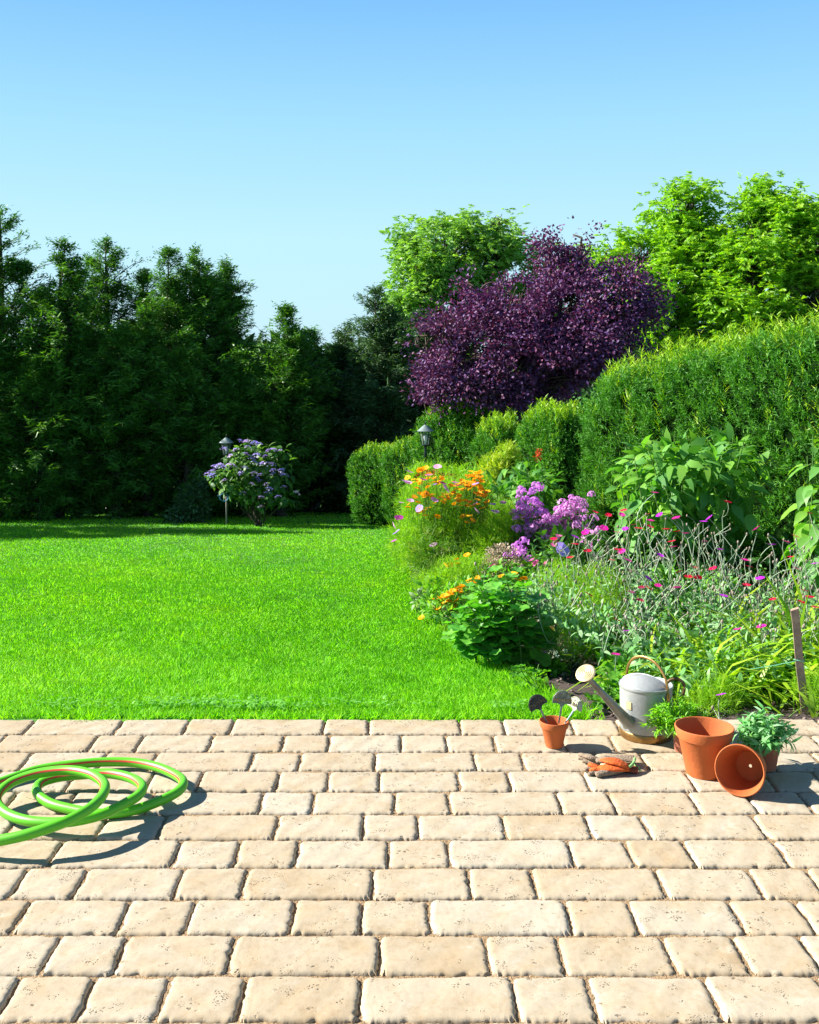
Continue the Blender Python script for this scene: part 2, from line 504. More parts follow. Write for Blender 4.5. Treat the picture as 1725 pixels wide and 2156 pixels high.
TH = 0.045
def stone_mesh(wd, seed, dp=0.1695):
    r = np.random.default_rng(seed)
    nx = int(round(wd / .0052)); ny = 22
    def axis(n):
        t = np.linspace(-1, 1, n); return np.sign(t) * (1 - (1 - np.abs(t)) ** 1.35)
    us, vs = axis(nx), axis(ny)
    hw, hd = wd / 2, dp / 2
    # ragged outline: per-side offset functions
    def rag(n, amp=1.0, fine=0.0):
        k = np.linspace(0, 1, n)
        o = .0016 * np.sin(k * r.uniform(3, 9) + r.uniform(0, 6)) + r.normal(0, .0009 * amp, n)
        o -= fine * np.abs(r.normal(0, 1, n)) ** 1.5
        for _ in range(r.integers(1, 5)):
            c, wdt, dpt = r.random(), r.uniform(.02, .06), r.uniform(.002, .006)
            o -= dpt * np.exp(-((k - c) / wdt) ** 2)
        return o
    top, bot, lef, rig = rag(nx), rag(nx, 1.0, .0009), rag(ny), rag(ny, 1.6)
    V = np.zeros((ny, nx, 3))
    rc = r.uniform(.007, .018, 4)
    f1, f2, ph = r.uniform(15, 35, 2), r.uniform(15, 35, 2), r.uniform(0, 6, 4)
    for j, v in enumerate(vs):
        for i, u in enumerate(us):
            x, y = u * hw, v * hd
            x += max(u, 0) ** 3 * rig[j] - max(-u, 0) ** 3 * lef[j]
            y += max(v, 0) ** 3 * top[i] - max(-v, 0) ** 3 * bot[i]
            cx, cy = hw - abs(u) * hw, hd - abs(v) * hd
            q = rc[(u > 0) * 2 + (v > 0)]
            if cx < q and cy < q:
                dx, dy = q - cx, q - cy
                m_ = max(dx, dy); l = math.hypot(dx, dy)
                s_ = m_ / l
                x -= math.copysign(dx * (1 - s_), u); y -= math.copysign(dy * (1 - s_), v)
            e = min(hw - abs(u) * hw, hd - abs(v) * hd)
            z = TH - .0058 * math.exp(-e / .0036) - .0006 * math.exp(-e / .02)
            z += .0006 * math.sin(x * f1[0] + y * f2[0] + ph[0]) + .0006 * math.sin(x * f1[1] * 2.3 - y * f2[1] * 2 + ph[1]) + r.normal(0, .00022)
            if e < .012: z -= abs(r.normal(0, .0008)) * (1 - e / .012)
            V[j, i] = (x, y, z)
    verts = [tuple(p) for p in V.reshape(-1, 3)]
    Fs = [(j * nx + i, j * nx + i + 1, (j + 1) * nx + i + 1, (j + 1) * nx + i) for j in range(ny - 1) for i in range(nx - 1)]
    loop = [(0, i) for i in range(nx)] + [(j, nx - 1) for j in range(1, ny)] + [(ny - 1, i) for i in range(nx - 2, -1, -1)] + [(j, 0) for j in range(ny - 2, 0, -1)]
    rings = [[j * nx + i for j, i in loop]]
    for zf, out in ((.62, 1.5), (.2, .6), (0, .0)):
        ring = []
        for j, i in loop:
            x, y, z = V[j, i]
            l = math.hypot(x, y)
            k = (.0016 * out + r.normal(0, .0011)) / l
            verts.append((x * (1 + k), y * (1 + k), TH * zf + (r.normal(0, .002) if zf else 0))); ring.append(len(verts) - 1)
        rings.append(ring)
    m = len(loop)
    for a, b_ in zip(rings, rings[1:]):
        for k in range(m):
            Fs.append((a[(k + 1) % m], a[k], b_[k], b_[(k + 1) % m]))
    return pymesh('paving_stone', verts, Fs, stone_m, smooth=True, sharp=60)
kinds = {.167: [], .257: [], .346: []}
for kk, wd in enumerate(kinds):
    for s_ in range(5): kinds[wd].append(stone_mesh(wd, 100 + kk * 10 + s_))

V, Fs = [], []
xs = np.linspace(-3.3, 4.0, 101); yy = np.linspace(Y_EDGE - 16 * .17864, Y_EDGE - .012, 50)
for y in yy:
    for x in xs: V.append((x, y, -.0085 + random.uniform(-.003, .003)))
nx = len(xs)
Fs = [(j * nx + i, j * nx + i + 1, (j + 1) * nx + i + 1, (j + 1) * nx + i) for j in range(len(yy) - 1) for i in range(nx - 1)]
patio = link('patio', pymesh('patio', V, Fs, joint_m, smooth=True))
tag(patio, kind='structure')
ROW = 0.17864
rows = [
 [62, 251, 393, 489, 683, 777, 969, 1062, 1205, 1302, 1495, 1640, 1735],
 [197, 295, 444, 596, 693, 845, 941, 1042, 1188, 1292, 1440, 1585, 1723],
 [55, 215, 324, 530, 632, 790, 1000, 1102, 1258, 1357, 1510, 1620, 1725],
 [-15, 150, 317, 421, 585, 692, 800, 966, 1073, 1235, 1455, 1620, 1728],
 [20, 147, 315, 432, 548, 660, 832, 947, 1178, 1290, 1462, 1583],
 [25, 215, 340, 583, 765, 881, 1062, 1240, 1360, 1600],
 [117, 372, 500, 626, 818, 945, 1202, 1327, 1452, 1645],
 [40, 170, 377, 515, 785, 989, 1125, 1392, 1592, 1718],
 [260, 402, 617, 762, 905, 1197, 1335, 1552],
 [107, 255, 487, 799, 1027, 1182, 1410, 1562, 1707],
 [182, 345, 510, 759, 1085, 1247, 1502],
 [90, 420, 600, 850, 1020, 1280, 1620]]
rows[4] = [20, 147, 315, 550, 660, 832, 947, 1178, 1290, 1462, 1583]
rows += [[430, 700, 960]] * 4
for n_, js in enumerate(rows):
    Yc = Y_EDGE - (n_ + .5) * ROW
    X = [(x - CX) / F * Yc for x in js]
    while X[0] > -3.2: X.insert(0, X[0] - random.choice([.179, .268, .357]))
    while X[-1] < 3.75: X.append(X[-1] + random.choice([.179, .268, .357]))
    for a, b_ in zip(X, X[1:]):
        wd = b_ - a - .0085
        kd = min(kinds, key=lambda q: abs(q - wd))
        o = link('paving_stone', random.choice(kinds[kd]), patio, ((a + b_) / 2, Yc, -TH + .001 + random.uniform(-.0015, .0015)))
        flip = random.random() < .5
        o.rotation_euler = (random.uniform(-.006, .006), random.uniform(-.005, .005), random.uniform(-.004, .004))
        o.scale = (wd / kd, random.uniform(.985, 1.005), 1)

# ------------------------------------------------------------------ grass
grass_m = leafmat('grass_blade', [(.10, .37, .004), (.19, .56, .008), (.29, .64, .014), (.42, .68, .07)], trans=.45, rough=.6, tcol=(1.25, 1.3, .3))
acc = Acc()
def grass_points(n, y0, y1, x0=-260, x1=1300, r0=None, r1=None):
    y = R.uniform(y0, y1, n)
    if r0: y = y[R.random(len(y)) < np.clip((y - y0) / r0, 0, 1)]
    if r1: y = y[R.random(len(y)) < np.clip((y1 - y) / r1, 0, 1)]
    n = len(y); x = R.uniform(x0, x1, n)
    Yw = GY(y); Xw = (x - CX) / F * Yw
    k = Xw < lawn_edge(Yw) + R.normal(0, .03, n)
    k &= Yw > Y_EDGE - .004
    return Xw[k], Yw[k]
def patch(X, Y):
    return .5 + .28 * np.sin(X * 1.7 + Y * 1.1 + 1.5 * np.sin(Y * .8)) * np.sin(Y * 1.3 - X * .6) + .18 * np.sin(X * 5.1 + 2 * np.sin(Y * 3.3)) * np.sin(Y * 4.1)
for n, y0, y1, kind, hgt, r0, r1 in ((160000, 1240, 1516, 'blade', .034, 190, None), (60000, 1200, 1516, 'dia', .034, 60, None), (190000, 1180, 1430, 'dia', .030, 50, 200), (160000, 1078, 1250, 'dia', .028, None, 60)):
    X, Y = grass_points(n, y0, y1, r0=r0, r1=r1)
    n = len(X)
    p = np.stack([X, Y, gz(Y) - .004], 1)
    pt = patch(X, Y)
    lean = np.stack([R.normal(.0, .42, n), R.normal(0, .42, n), np.full(n, .8)], 1)
    cl = np.sin(X * 11 + np.sin(Y * 7) * 2) * np.sin(Y * 10 + np.sin(X * 5))
    lean[:, 0] += cl * .35
    h_ = hgt * R.uniform(.5, 1.25, n) * (.9 + .25 * pt)
    # longer tufts along the border and the patio
    de = lawn_edge(Y) - X
    h_ *= 1 + .8 * np.exp(-np.maximum(de, 0) / .10) + .35 * np.exp(-(Y - Y_EDGE) / .08)
    long_ = R.random(n) < .012
    h_ = np.where(long_, h_ * 1.6, h_)
    W = .0030 * (Y / 4.365) ** .85 * R.uniform(.7, 1.3, n) * (1 if kind == 'blade' else 1.4)
    var = np.clip(.18 + .52 * pt + .10 * np.sin(X * 15 + 2 * np.sin(Y * 9)) * np.sin(Y * 13 + X * 4) + R.normal(0, .10, n) + (R.random(n) < .02) * .5, 0, 1)
    leaves(acc, p, lean, np.stack([R.normal(0, .3, n), R.normal(-.7, .35, n), R.normal(.8, .25, n)], 1), h_, W, kind, .25, .1, var)
n = 2600
X = R.uniform(-2.4, float(lawn_edge(4.4)), n); X += .05 * np.sin(X * 23)
Y = Y_EDGE + R.uniform(-.004, .03, n)
keep = np.sin(X * 9) + np.sin(X * 23 + 1) + R.normal(0, .5, n) > .1
X, Y = X[keep], Y[keep]; n = len(X)
leaves(acc, np.stack([X, Y, np.full(n, -.03)], 1), np.stack([R.normal(0, .4, n), R.uniform(-.75, .1, n), np.full(n, .9)], 1),
       np.stack([R.normal(0, .3, n), R.normal(.5, .3, n), np.full(n, .8)], 1), R.uniform(.04, .075, n), .0032, 'blade', .35, 0, R.random(n))
tag(link('grass', acc.mesh('grass', grass_m)), 'short bright green mown grass covering the lawn', 'grass', kind='stuff')
# clover and weeds in the turf near the patio
acc = Acc()
for cx_, cy_, sp, n in ((395, 1500, .16, 200), (545, 1505, .10, 160), (130, 1502, .10, 60), (1085, 1506, .06, 60), (760, 1500, .2, 80)):
    X0, Y0 = ground_at(cx_, cy_)
    X = X0 + R.normal(0, sp, n); Y = np.maximum(Y0 + np.abs(R.normal(0, .07, n)), 4.38)
    p = np.stack([X, Y, gz(Y) + R.uniform(.02, .045, n)], 1)
    d = norm(np.stack([R.normal(size=n), R.normal(size=n), R.uniform(-.1, .5, n)], 1))
    leaves(acc, p, d, np.tile([0, 0, 1.], (n, 1)), R.uniform(.012, .028, n), R.uniform(.01, .018, n), 'oval', .2, .1)
tag(link('clover', acc.mesh('clover', leafmat('clover_leaf', [(.12, .36, .03), (.20, .46, .08)], .35))), 'small pale round weed leaves in the grass along the patio edge', 'clover', kind='stuff')
# ------------------------------------------------------------------ trees
bark = simple('bark', (.10, .07, .05), .9, noise=.5, nscale=14, bump=.8, bscale=30)
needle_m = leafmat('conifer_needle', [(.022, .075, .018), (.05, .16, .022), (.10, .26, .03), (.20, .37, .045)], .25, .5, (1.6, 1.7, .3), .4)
needle_blue = leafmat('grey_conifer_needle', [(.03, .08, .03), (.06, .14, .05), (.13, .23, .08)], .2, .5, (1.4, 1.5, .5), .5)

def conifer(x, ytop, Y, hw, label, mat=None, nb=230, dens=13, name='conifer_tree', lean=0.0):
    base = np.array([(x - CX) / F * Y, Y, float(gz(Y))])
    top = P(x + lean, ytop, Y)
    hgt = top[2] - base[2]; Rm = hw / F * Y
    root = thing(name, tuple(base), label, 'conifer', 'tall conifers closing the garden')
    acc = Acc(); mid = (base + top) / 2
    tubes(acc, [base - [0, 0, .2]], [mid], [top - [0, 0, .15]], .04 + .02 * hgt, .008, 8, 7)
    part(acc, 'trunk', bark, root, True)
    acc = Acc()
    br = Acc()
    t = np.clip(R.random(nb) ** .8, 0, .985)
    t = np.concatenate([t, R.uniform(.72, .995, nb // 5)]); nb = len(t)
    az = R.uniform(0, 2 * np.pi, nb)
    lobes = .80 + .32 * np.sin(az * 3 + x) * np.sin(t * 9 + x * .3) + R.normal(0, .12, nb)
    dt_ = (1 - t) * hgt
    L = np.minimum(Rm * 1.35, .06 + .58 * dt_) * lobes * np.where(t < .12, .85, 1)
    L = np.maximum(L, .07)
    lead = R.integers(0, 4, nb)      # one main and a few lower side leaders
    loff = np.stack([R.uniform(-.5, .5, 4) * Rm, R.uniform(-.4, .4, 4) * Rm, -R.uniform(.10, .30, 4) * hgt * .6], 1); loff[0] = 0
    o0 = base + (top - base) * t[:, None] + loff[lead] * np.clip((t - .35) / .4, 0, 1)[:, None]
    rise = .15 + .65 * t + R.normal(0, .12, nb)
    out = np.stack([np.cos(az), np.sin(az), np.zeros(nb)], 1)
    end = o0 + out * L[:, None] + np.array([0, 0, 1.]) * (rise * L)[:, None]
    mid_ = o0 + out * (L * .55)[:, None] + np.array([0, 0, 1.]) * (rise * L * .75 + .03)[:, None]
    tubes(br, o0, mid_, end, .006 + .01 * L, .003, 3, 3)
    part(br, 'branches', bark, root, kind='stuff')
    k = dens
    s = (np.arange(k) + .5) / k * .95 + .05
    S = s[None, :, None]
    q = ((1 - S) ** 2 * o0[:, None] + 2 * S * (1 - S) * mid_[:, None] + S ** 2 * end[:, None])
    keep = (s[None, :] + .25 * R.random((nb, k))) > .3
    q = q + R.normal(0, .035, q.shape)
    bd = norm(end - o0)
    D0 = np.repeat(bd[:, None], k, 1)[keep]; q = q[keep]
    tip = np.repeat(np.tile(s, (nb, 1))[..., None], 1, 2)[keep][:, 0]
    n = len(q)
    bvar = np.repeat(R.random(nb)[:, None], k, 1)[keep]
    tsz = np.repeat(np.clip(.55 + 1.1 * dt_ / hgt, .55, 1.1)[:, None], k, 1)[keep]
    bvar = np.clip(bvar * .8 + .2, 0, 1)
    for j in range(9):
        side = norm(np.cross(D0, [0, 0, 1.])) * (1 if j % 2 else -1) * R.uniform(.2, 1.2, (n, 1))
        d = D0 * R.uniform(.4, 1.2, (n, 1)) + side + np.stack([R.normal(0, .2, n), R.normal(0, .2, n), R.normal(-.12, .35, n)], 1)
        leaves(acc, q + R.normal(0, .03, (n, 3)), d, np.array([0, 0, 1.]) + R.normal(0, .5, (n, 3)),
               R.uniform(.06, .15, n) * tsz, R.uniform(.014, .028, n), 'dia' if j < 3 else 'tri', .25, .1,
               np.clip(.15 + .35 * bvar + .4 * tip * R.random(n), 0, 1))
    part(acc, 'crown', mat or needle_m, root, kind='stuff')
    return root

cons = [
 (-317, 470, 15.1, 110, 'broad unseen conifer added beyond the left edge of the view to shade the lawn', None),  # unseen tree, added to throw a shadow band across the lawn
 (-560, 560, 14.3, 110, 'lower unseen conifer added well beyond the left edge of the view to shade the lawn', None),  # also added out of view, deepens the lawn shadow at the left
 (-150, 500, 16.8, 110, 'dark conifer just outside the left edge of the view', None),
 (10, 442, 17.2, 100, 'tallest dark conifer at the left edge of the garden', None),
 (122, 512, 17.0, 95, 'broad dark conifer with drooping tip right of the tallest', None),
 (234, 503, 18.6, 62, 'slim conifer with a bristly upright tip standing between two gaps of sky', None),
 (308, 572, 18.8, 50, 'short pointed conifer in the dip right of the slim bristly one', None),
 (352, 532, 18.0, 62, 'conifer with a thin crooked tip leaning left against the sky', None),
 (425, 528, 18.2, 75, 'dense conifer with ragged top at the right end of the left group', None),
 (472, 560, 18.6, 52, 'conifer whose right side drops straight down to the sky gap', None),
 (592, 655, 17.4, 75, 'pointed conifer behind the purple hydrangea bush', None),
 (655, 700, 18.6, 55, 'low conifer filling the dip left of the grey green one', None),
 (700, 735, 19.0, 50, 'lowest conifer below the gap of open sky', None),
 (795, 612, 18.0, 90, 'grey green conifer with soft spreading sprays before the pale tree', 'b'),
 (735, 690, 18.8, 45, 'thin conifer tip at the left side of the grey green conifer', 'b'),
 (880, 660, 18.6, 75, 'shaded conifer beside the left edge of the purple tree', 'b'),
 (985, 760, 19.0, 80, 'shaded conifer standing behind the foot of the purple tree', None),
 (90, 745, 16.6, 90, 'small front conifer with light green arching boughs at the left', None),
 (-15, 720, 16.6, 75, 'small front conifer cut by the left edge of the view', None),
 (245, 690, 17.0, 95, 'low bushy conifer in front of the slim bristly one', None),
 (400, 700, 17.2, 95, 'bushy front conifer below the dense ragged one', None),
 (520, 745, 17.3, 66, 'light green front conifer left of the pointed one', None),
 (165, 640, 17.2, 85, 'bushy green conifer in front of the broad drooping one', None),
 (310, 660, 17.4, 75, 'yellowish conifer in the middle of the left group', None),
]
for i, (x, yt, Y, hw, lab, k) in enumerate(cons):
    conifer(x, yt, Y, hw, lab, needle_blue if k == 'b' else needle_m, nb=230, dens=13, lean=R.uniform(-12, 12))

# dark undergrowth between the trunks and a far belt of trees
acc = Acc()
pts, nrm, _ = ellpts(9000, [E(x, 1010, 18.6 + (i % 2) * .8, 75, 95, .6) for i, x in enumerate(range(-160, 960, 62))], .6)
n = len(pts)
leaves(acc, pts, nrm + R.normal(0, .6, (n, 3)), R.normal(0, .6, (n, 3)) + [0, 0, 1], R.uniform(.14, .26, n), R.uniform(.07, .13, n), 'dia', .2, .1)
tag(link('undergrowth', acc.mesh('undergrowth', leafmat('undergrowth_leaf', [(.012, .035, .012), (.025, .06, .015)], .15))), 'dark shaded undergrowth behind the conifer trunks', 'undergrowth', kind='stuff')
acc = Acc()
ee = [E(x, 905 + 25 * math.sin(x * .02), 30 + (x % 3), 120, 175, 2) for x in range(-500, 2300, 110)]
pts, nrm, _ = ellpts(20000, ee, .75)
n = len(pts)
leaves(acc, pts, nrm + R.normal(0, .5, (n, 3)), nrm + R.normal(0, .5, (n, 3)), R.uniform(.3, .6, n), R.uniform(.2, .35, n), 'dia', .2, .1)
tag(link('distant_woodland', acc.mesh('distant_woodland', leafmat('woodland_leaf', [(.02, .05, .015), (.04, .09, .02)], .15))), 'far belt of dark trees glimpsed low behind the garden', 'woodland', kind='stuff')

def broad_tree(name, label, cat, x, Y, ells, leafm, nclump, per, ll, lw, cr, kind='dia', spray=True, trunk_r=.07, group=None, branch_n=None, droop=.15, gloss=None, vlo=0.0, gap=.0):
    base = np.array([(x - CX) / F * Y, Y, float(gz(Y))])
    root = thing(name, tuple(base), label, cat, group)
    cl, nr, k = ellpts(nclump, ells, .45)
    ctr = np.array([e[:3] for e in ells])
    acc = Acc()
    fork = base + [0, 0, .45 * (ctr[:, 2].max() - base[2])]
    tubes(acc, [base - [0, 0, .2]], [(base + fork) / 2 + [.05, 0, 0]], [fork], trunk_r, trunk_r * .7, 6, 9)
    for c in ctr:
        tubes(acc, [fork], [(fork + c) / 2 + R.normal(0, .12, 3)], [c], trunk_r * .6, trunk_r * .25, 6, 6)
    part(acc, 'trunk', bark, root, True)
    acc = Acc()
    m = branch_n or nclump // 2
    src = ctr[k[:m]] - np.array([0, 0, .3]) * R.random((m, 1))
    tubes(acc, src, (src + cl[:m]) / 2 + R.normal(0, .1, (m, 3)), cl[:m], .017, .006, 4, 3)
    part(acc, 'branches', bark, root, kind='stuff')
    acc = Acc()
    n = nclump * per
    c = np.repeat(cl, per, 0); on = np.repeat(nr, per, 0); cv = np.repeat(R.random(nclump), per)
    off = np.clip(R.normal(0, 1, (n, 3)), -1.9, 1.9) * np.array([cr, cr, cr * .8])
    p = c + off
    if gap:      # openings between the boughs
        g_ = np.sin(p[:, 0] * 5.1 + 1) * np.sin(p[:, 1] * 4.3) + np.sin(p[:, 2] * 6.1 + p[:, 0] * 2.2) * .8 + np.sin(p[:, 0] * 9.3 - p[:, 2] * 7.7) * .5
        ok = g_ > -gap
        p, on, cv, off = p[ok], on[ok], cv[ok], off[ok]; n = len(p)
    if spray:   # pinnate leaves: leaflets hung in pairs along a drooping rib
        axis = norm(on * .6 + rdir(n) + [0, 0, .1])
        for j in range(5):
            q = p + axis * ll * 1.3 * (j / 4) - np.array([0, 0, 1.]) * ll * .35 * (j / 4) ** 2
            for sgn in (1, -1):
                d = axis * .6 + sgn * norm(np.cross(axis, [0, 0, 1.])) + [0, 0, -.25]
                leaves(acc, q, d, np.array([0, 0, .8]) + R.normal(0, .7, (n, 3)), ll * R.uniform(.7, 1.1, n), lw, 'dia' if j % 2 else 'tri', .2, .1, np.clip(vlo + cv * .5 + R.random(n) * .5, 0, 1))
    else:
        d = norm(off * .7 / cr + on * .6 + R.normal(0, .7, (n, 3)))
        leaves(acc, p, d, np.array([0, 0, .6]) + on * .5 + R.normal(0, .6, (n, 3)), ll * R.uniform(.65, 1.2, n), lw * R.uniform(.7, 1.2, n), kind, droop, .12, np.clip(vlo + cv * .5 + R.random(n) * .5, 0, 1))
    part(acc, 'crown', leafm, root, kind='stuff')
    return root

ash_m = leafmat('ash_leaf', [(.11, .27, .05), (.19, .38, .07), (.32, .50, .14)], .42, .45, (1.4, 1.5, .3), .4)
ash_y = leafmat('lime_ash_leaf', [(.12, .32, .014), (.21, .44, .022), (.33, .52, .04)], .45, .5, (1.5, 1.5, .3), .4)
plum_m = leafmat('purple_leaf', [(.055, .028, .10), (.095, .042, .15), (.16, .038, .09), (.20, .12, .29)], .12, .55, (1.7, .7, .9), .22)
broad_tree('ash_tree', 'airy pale green tree rising behind the left half of the purple tree', 'tree', 960, 21,
           [E(945, 540, 21, 105, 80, 1.2), E(1050, 525, 21.2, 48, 62, .8), E(890, 590, 20.6, 62, 78, .8), E(985, 620, 21, 110, 90, 1), E(1135, 560, 21.4, 40, 45, .5), E(860, 500, 21, 25, 30, .3), E(1110, 640, 21, 60, 60, .6), E(985, 480, 21, 28, 32, .3), E(1050, 470, 21, 24, 28, .3), E(860, 650, 20.4, 40, 60, .5)],
           ash_m, 1050, 9, .088, .034, .15, trunk_r=.11, group='pale leafy trees beyond the hedge', gap=.6)
broad_tree('ash_tree', 'bright green tree with a tall rounded top left of the highest tree', 'tree', 1440, 20,
           [E(1440, 445, 20, 68, 62, .8), E(1455, 520, 19.8, 90, 70, .9), E(1345, 545, 20, 62, 52, .8), E(1400, 610, 19.6, 120, 80, 1.1), E(1290, 530, 20.2, 28, 30, .4), E(1330, 660, 19.6, 80, 60, .6), E(1410, 440, 20, 40, 40, .3), E(1265, 540, 20.2, 30, 28, .4), E(1245, 590, 20, 50, 50, .5), E(1400, 700, 19.4, 140, 60, .8)],
           ash_y, 1150, 9, .088, .034, .15, trunk_r=.10, group='pale leafy trees beyond the hedge', gap=.6)
broad_tree('ash_tree', 'bright green tree at the right edge with the highest crown', 'tree', 1620, 19.2,
           [E(1620, 450, 19.2, 62, 60, .8), E(1585, 540, 19, 95, 80, 1), E(1680, 520, 19, 80, 105, 1), E(1560, 640, 18.7, 100, 60, .8), E(1700, 640, 18.6, 110, 70, .9), E(1760, 520, 19, 70, 110, .9), E(1605, 405, 19.2, 30, 26, .3), E(1560, 590, 19, 60, 60, .5), E(1580, 710, 18.7, 130, 60, .8)],
           ash_y, 1400, 9, .088, .034, .15, trunk_r=.11, group='pale leafy trees beyond the hedge', gap=.6)
broad_tree('purple_plum_tree', 'rounded tree with dense dark purple leaves behind the clipped hedges', 'tree', 1150, 14.4,
           [E(1120, 720, 14.4, 165, 125, 1.0), E(1275, 640, 14.3, 105, 88, .75), E(1190, 590, 14.5, 62, 55, .5), E(955, 740, 14.2, 78, 95, .6), E(1070, 655, 14.4, 85, 62, .7), E(1010, 790, 14.1, 115, 70, .6), E(1215, 730, 14.1, 150, 100, .8), E(1190, 530, 14.5, 34, 34, .25), E(1375, 640, 14.3, 22, 40, .2), E(1130, 810, 14.1, 120, 60, .5), E(915, 820, 14.1, 40, 45, .3), E(1160, 515, 14.4, 22, 22, .15), E(1225, 500, 14.4, 18, 20, .12), E(1330, 590, 14.3, 35, 30, .2), E(900, 700, 14.3, 30, 30, .2), E(1010, 610, 14.4, 40, 28, .25)],
           plum_m, 1500, 42, .052, .036, .12, 'dia', False, .06, droop=.1, gap=.8, branch_n=700)

# ------------------------------------------------------------------ hedges
yew_m = leafmat('yew_needle', [(.024, .105, .012), (.042, .17, .016), (.07, .24, .02), (.12, .33, .028)], .3, .55, (1.4, 1.5, .3), .25)
yew_tip = leafmat('yew_new_growth', [(.13, .31, .012), (.21, .41, .015), (.32, .47, .02)], .35, .5, (1.3, 1.4, .3))
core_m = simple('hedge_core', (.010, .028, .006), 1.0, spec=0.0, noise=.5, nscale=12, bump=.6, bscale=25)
def hedge(name, label, C0, axis_deg, a, b_, c, slope=0.0, n=9000, tips=260, L=.12, power=4.0, lump=.05, needles=9, nw=.007, cat='hedge', group='clipped yew hedges along the border', tipL=.14, drop=0.0, mat=None, holes=.7):
    """rounded block: half sizes a (along), b_ (across), c (height/2); slope raises the top along +a"""
    root = thing(name, (C0[0], C0[1], C0[2] - c), label, cat, group)
    ca, sa = math.cos(math.radians(axis_deg)), math.sin(math.radians(axis_deg))
    rot = np.array([[ca, -sa, 0], [sa, ca, 0], [0, 0, 1.]])
    def surf(d, k=1.0):
        e = (np.abs(d) ** power).sum(1, keepdims=True) ** (-1 / power)
        q = d * e
        lm = 1 + lump * (np.sin(q[:, :1] * 9 * a + 1) * np.sin(q[:, 2:] * 7 * c + q[:, 1:2] * 5) + .6 * np.sin(q[:, :1] * 21 * a) * np.sin(q[:, 2:] * 17 * c + 2))
        s_ = q * lm * k * np.array([a, b_, c])
        s_[:, 2] += slope * s_[:, 0] * (s_[:, 2] > -c * .5)
        return s_
    # core: near-black body, shade between the sprigs put into its colour
    nu, nv = 40, 24
    V = []
    for j in range(nv + 1):
        ph = math.pi * j / nv
        for i in range(nu):
            th = 2 * math.pi * i / nu
            V.append((math.sin(ph) * math.cos(th), math.sin(ph) * math.sin(th), math.cos(ph)))
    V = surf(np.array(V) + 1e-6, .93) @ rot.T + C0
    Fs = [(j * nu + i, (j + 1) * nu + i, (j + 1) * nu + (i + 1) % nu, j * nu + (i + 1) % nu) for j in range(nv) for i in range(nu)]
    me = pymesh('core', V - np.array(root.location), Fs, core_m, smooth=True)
    link('inner_shade_core', me, root)
    # sprigs spread evenly over the block's faces
    d = R.uniform(-1, 1, (n * 2, 3)); fx = R.choice(3, n * 2, p=np.array([b_ * c, a * c, a * b_]) / (b_ * c + a * c + a * b_))
    d[np.arange(n * 2), fx] = np.sign(R.normal(size=n * 2))
    p = surf(d); nn = norm(np.sign(p) * np.abs(p / np.array([a, b_, c])) ** (power - 1) / np.array([a, b_, c]))
    hn = np.sin(p[:, 0] * 17 + 3 * np.sin(p[:, 2] * 5)) * np.sin(p[:, 2] * 19 + p[:, 1] * 13) + .6 * np.sin(p[:, 0] * 37 + p[:, 2] * 29) + .4 * R.normal(size=len(p))
    keep = (p[:, 2] > -c * .98) & (hn > -holes); p, nn = p[keep][:n], nn[keep][:n]; m = len(p)
    p = p * (1 + R.normal(-.01, .018, (m, 1)))
    pw = p @ rot.T + C0; nw_ = nn @ rot.T
    up = np.array([0, 0, 1.])
    D = norm(nw_ * .75 + up * .75 + R.normal(0, .35, (m, 3)))
    ll = L * R.uniform(.6, 1.3, m)
    cv = np.clip(R.normal(.42, .2, m), 0, 1)
    acc = Acc()
    def sprig(p0, D, ll, cv, k, w_, up_bias):
        m = len(p0)
        for j in range(k):
            s = (j + .5) / k
            sg = 1 if j % 2 else -1
            sd = norm(np.cross(D, rdir(m)))
            q = p0 + D * (ll * s)[:, None]
            dd = D * up_bias + sd * sg
            leaves(acc, q, dd, np.cross(dd, rdir(m)), ll * (.42 - .2 * s) * R.uniform(.8, 1.2, m), w_, 'tri', .05, .0, np.clip(cv + s * .22 + R.normal(0, .08, m), 0, 1))
    sprig(pw - D * L * .45, D, ll, cv, needles, nw, .75)
    part(acc, 'foliage', mat or yew_m, root, kind='stuff')
    # new shoots on the top
    acc = Acc()
    u = R.uniform(-1, 1, (tips, 3)); u[:, 2] = 1; u[:, 1] = R.uniform(-1, .6, tips)
    fr = R.random(tips) < .22
    u[fr, 2] = R.uniform(-.3, 1, fr.sum()); u[fr, 1] = np.sign(R.normal(size=fr.sum()))
    p = surf(u) @ rot.T + C0
    D = norm(up + R.normal(0, .16, (tips, 3)))
    sprig(p - D * .03, D, tipL * R.uniform(.5, 1.25, tips), R.random(tips), 13, nw * 1.15, .9)
    part(acc, 'new_shoots', yew_tip, root, kind='stuff')
    return root
# big near hedge: its face runs from the border towards the right foreground
hc = np.array([3.12, 7.9, 0.0])
gtop = 1.45
hedge('yew_hedge', 'tallest and nearest clipped hedge filling the right side behind the large leaved plants', np.array([3.07, 8.0, .545]), -60, 2.0, .62, 1.0, slope=.175, n=25000, tips=900, L=.125, needles=11, nw=.0082, tipL=.21, lump=.035, power=8, holes=.28)
hedge('yew_hedge', 'clipped hedge just left of the tallest one with a red flower spike before it', np.array([1.80, 12.0, 0.0]), -62, .42, .30, .78, slope=.05, n=6000, tips=220, L=.12, nw=.011, tipL=.17)
hedge('yew_hedge', 'light green rounded hedge between the darker bush and its taller neighbour', np.array([1.27, 12.9, -.14]), -60, .30, .24, .72, slope=0, n=4200, tips=150, L=.12, nw=.011, tipL=.17)
hedge('yew_bush', 'dark loose evergreen bush behind the right hand lamp', np.array([.86, 14.3, -.05]), -40, .52, .48, .80, n=4200, tips=200, L=.17, needles=9, nw=.012, power=2.6, lump=.08, group=None, cat='bush', tipL=.2)
